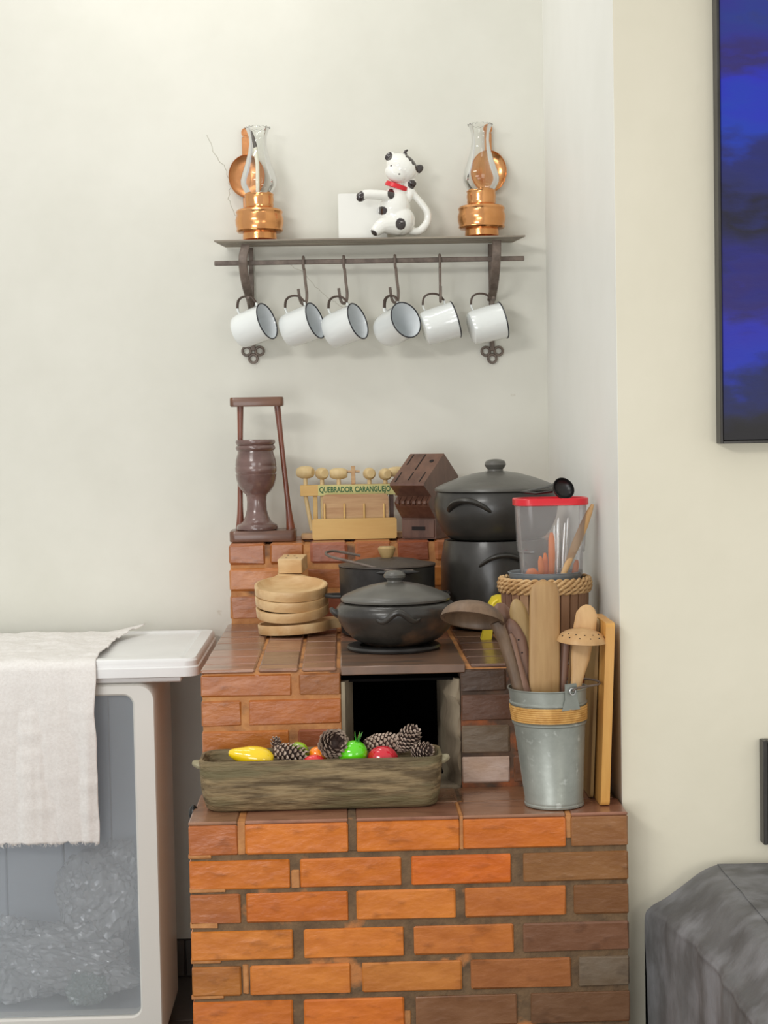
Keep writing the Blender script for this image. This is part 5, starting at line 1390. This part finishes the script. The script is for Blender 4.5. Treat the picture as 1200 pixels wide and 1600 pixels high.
# ------------------------------------------------------------------ grey cloth-covered table
Yb_ = DE - .06
xt, zt_ = at(1100, 1352, Yb_).x, at(1150, 1350, Yb_).z
xo, zo = at(1007, 1430, Yb_).x, at(1007, 1425, Yb_).z
Pf = bez([(xo + .012, 0, .02), (xo + .004, 0, .18), (xo + .002, 0, zo - .10), (xo + .002, 0, zo - .012), (xo + .014, 0, zo + .010), (xo + .040, 0, zo + .025), (xt - .035, 0, zt_ - .034), (xt - .004, 0, zt_ - .012), (xt + .028, 0, zt_ - .001), (xt + .06, 0, zt_), (xt + .40, 0, zt_), (xt + .80, 0, zt_)], 90)
NY = 90; vs = []; yf_ = 1.9
for j in range(NY + 1):
    v = j / NY; y = Yb_ - (Yb_ - yf_) * v
    for i, p in enumerate(Pf):
        hang = max(0, min(1, (zt_ - .01 - p.z) / .08))
        n_ = noise.noise(Vector((y * 10, p.z * 2, 3))) * .010 + noise.noise(Vector((y * 26, p.z * 5, 8))) * .004
        tilt_in = .10 * v * 0
        zz_ = p.z + (1 - hang) * noise.noise(Vector((p.x * 14, y * 14, 1))) * .0035
        x = p.x - n_ * hang + .05 * min(1, v * 5) * hang * (1 if p.x < xt else 0)
        vs.append((x, y, zz_))
NP = len(Pf); fs = [(j * NP + i, j * NP + i + 1, (j + 1) * NP + i + 1, (j + 1) * NP + i) for j in range(NY) for i in range(NP - 1)]
# back and front skirts
mb = MB(); mb.add(vs, fs)
for jj in (0, NY):
    base_ = jj * NP
    rows_ = 12; vv = []
    for r_ in range(rows_ + 1):
        for i in range(NP):
            X, Y, Z = vs[base_ + i]; vv.append((X, Y + (0 if jj == 0 else -.01 * math.sin(X * 60) * (r_ / rows_)), Z + (.02 - Z) * r_ / rows_))
    mb.add(vv, [(r_ * NP + i, r_ * NP + i + 1, (r_ + 1) * NP + i + 1, (r_ + 1) * NP + i) for r_ in range(rows_) for i in range(NP - 1)])
tcl = thing('grey_table', 'table fully draped in a crinkled dark grey cloth', 'table', (xt + .35, 2.5, 0))
part('grey_cloth', mb, M['suede'], tcl, world=True, sharp=180)
mb = MB()
for x_ in (xt + .06, xt + .72):
    for y_ in (Yb_ - .06, yf_ + .08): mb.box(x_ - .02, x_ + .02, y_ - .02, y_ + .02, 0, zt_ - .03)
mb.box(xt + .03, xt + .76, yf_ + .05, Yb_ - .03, zt_ - .03, zt_ - .008)
part('table_frame', mb, M['walnut'], tcl, world=True)
bpy.context.view_layer.update()
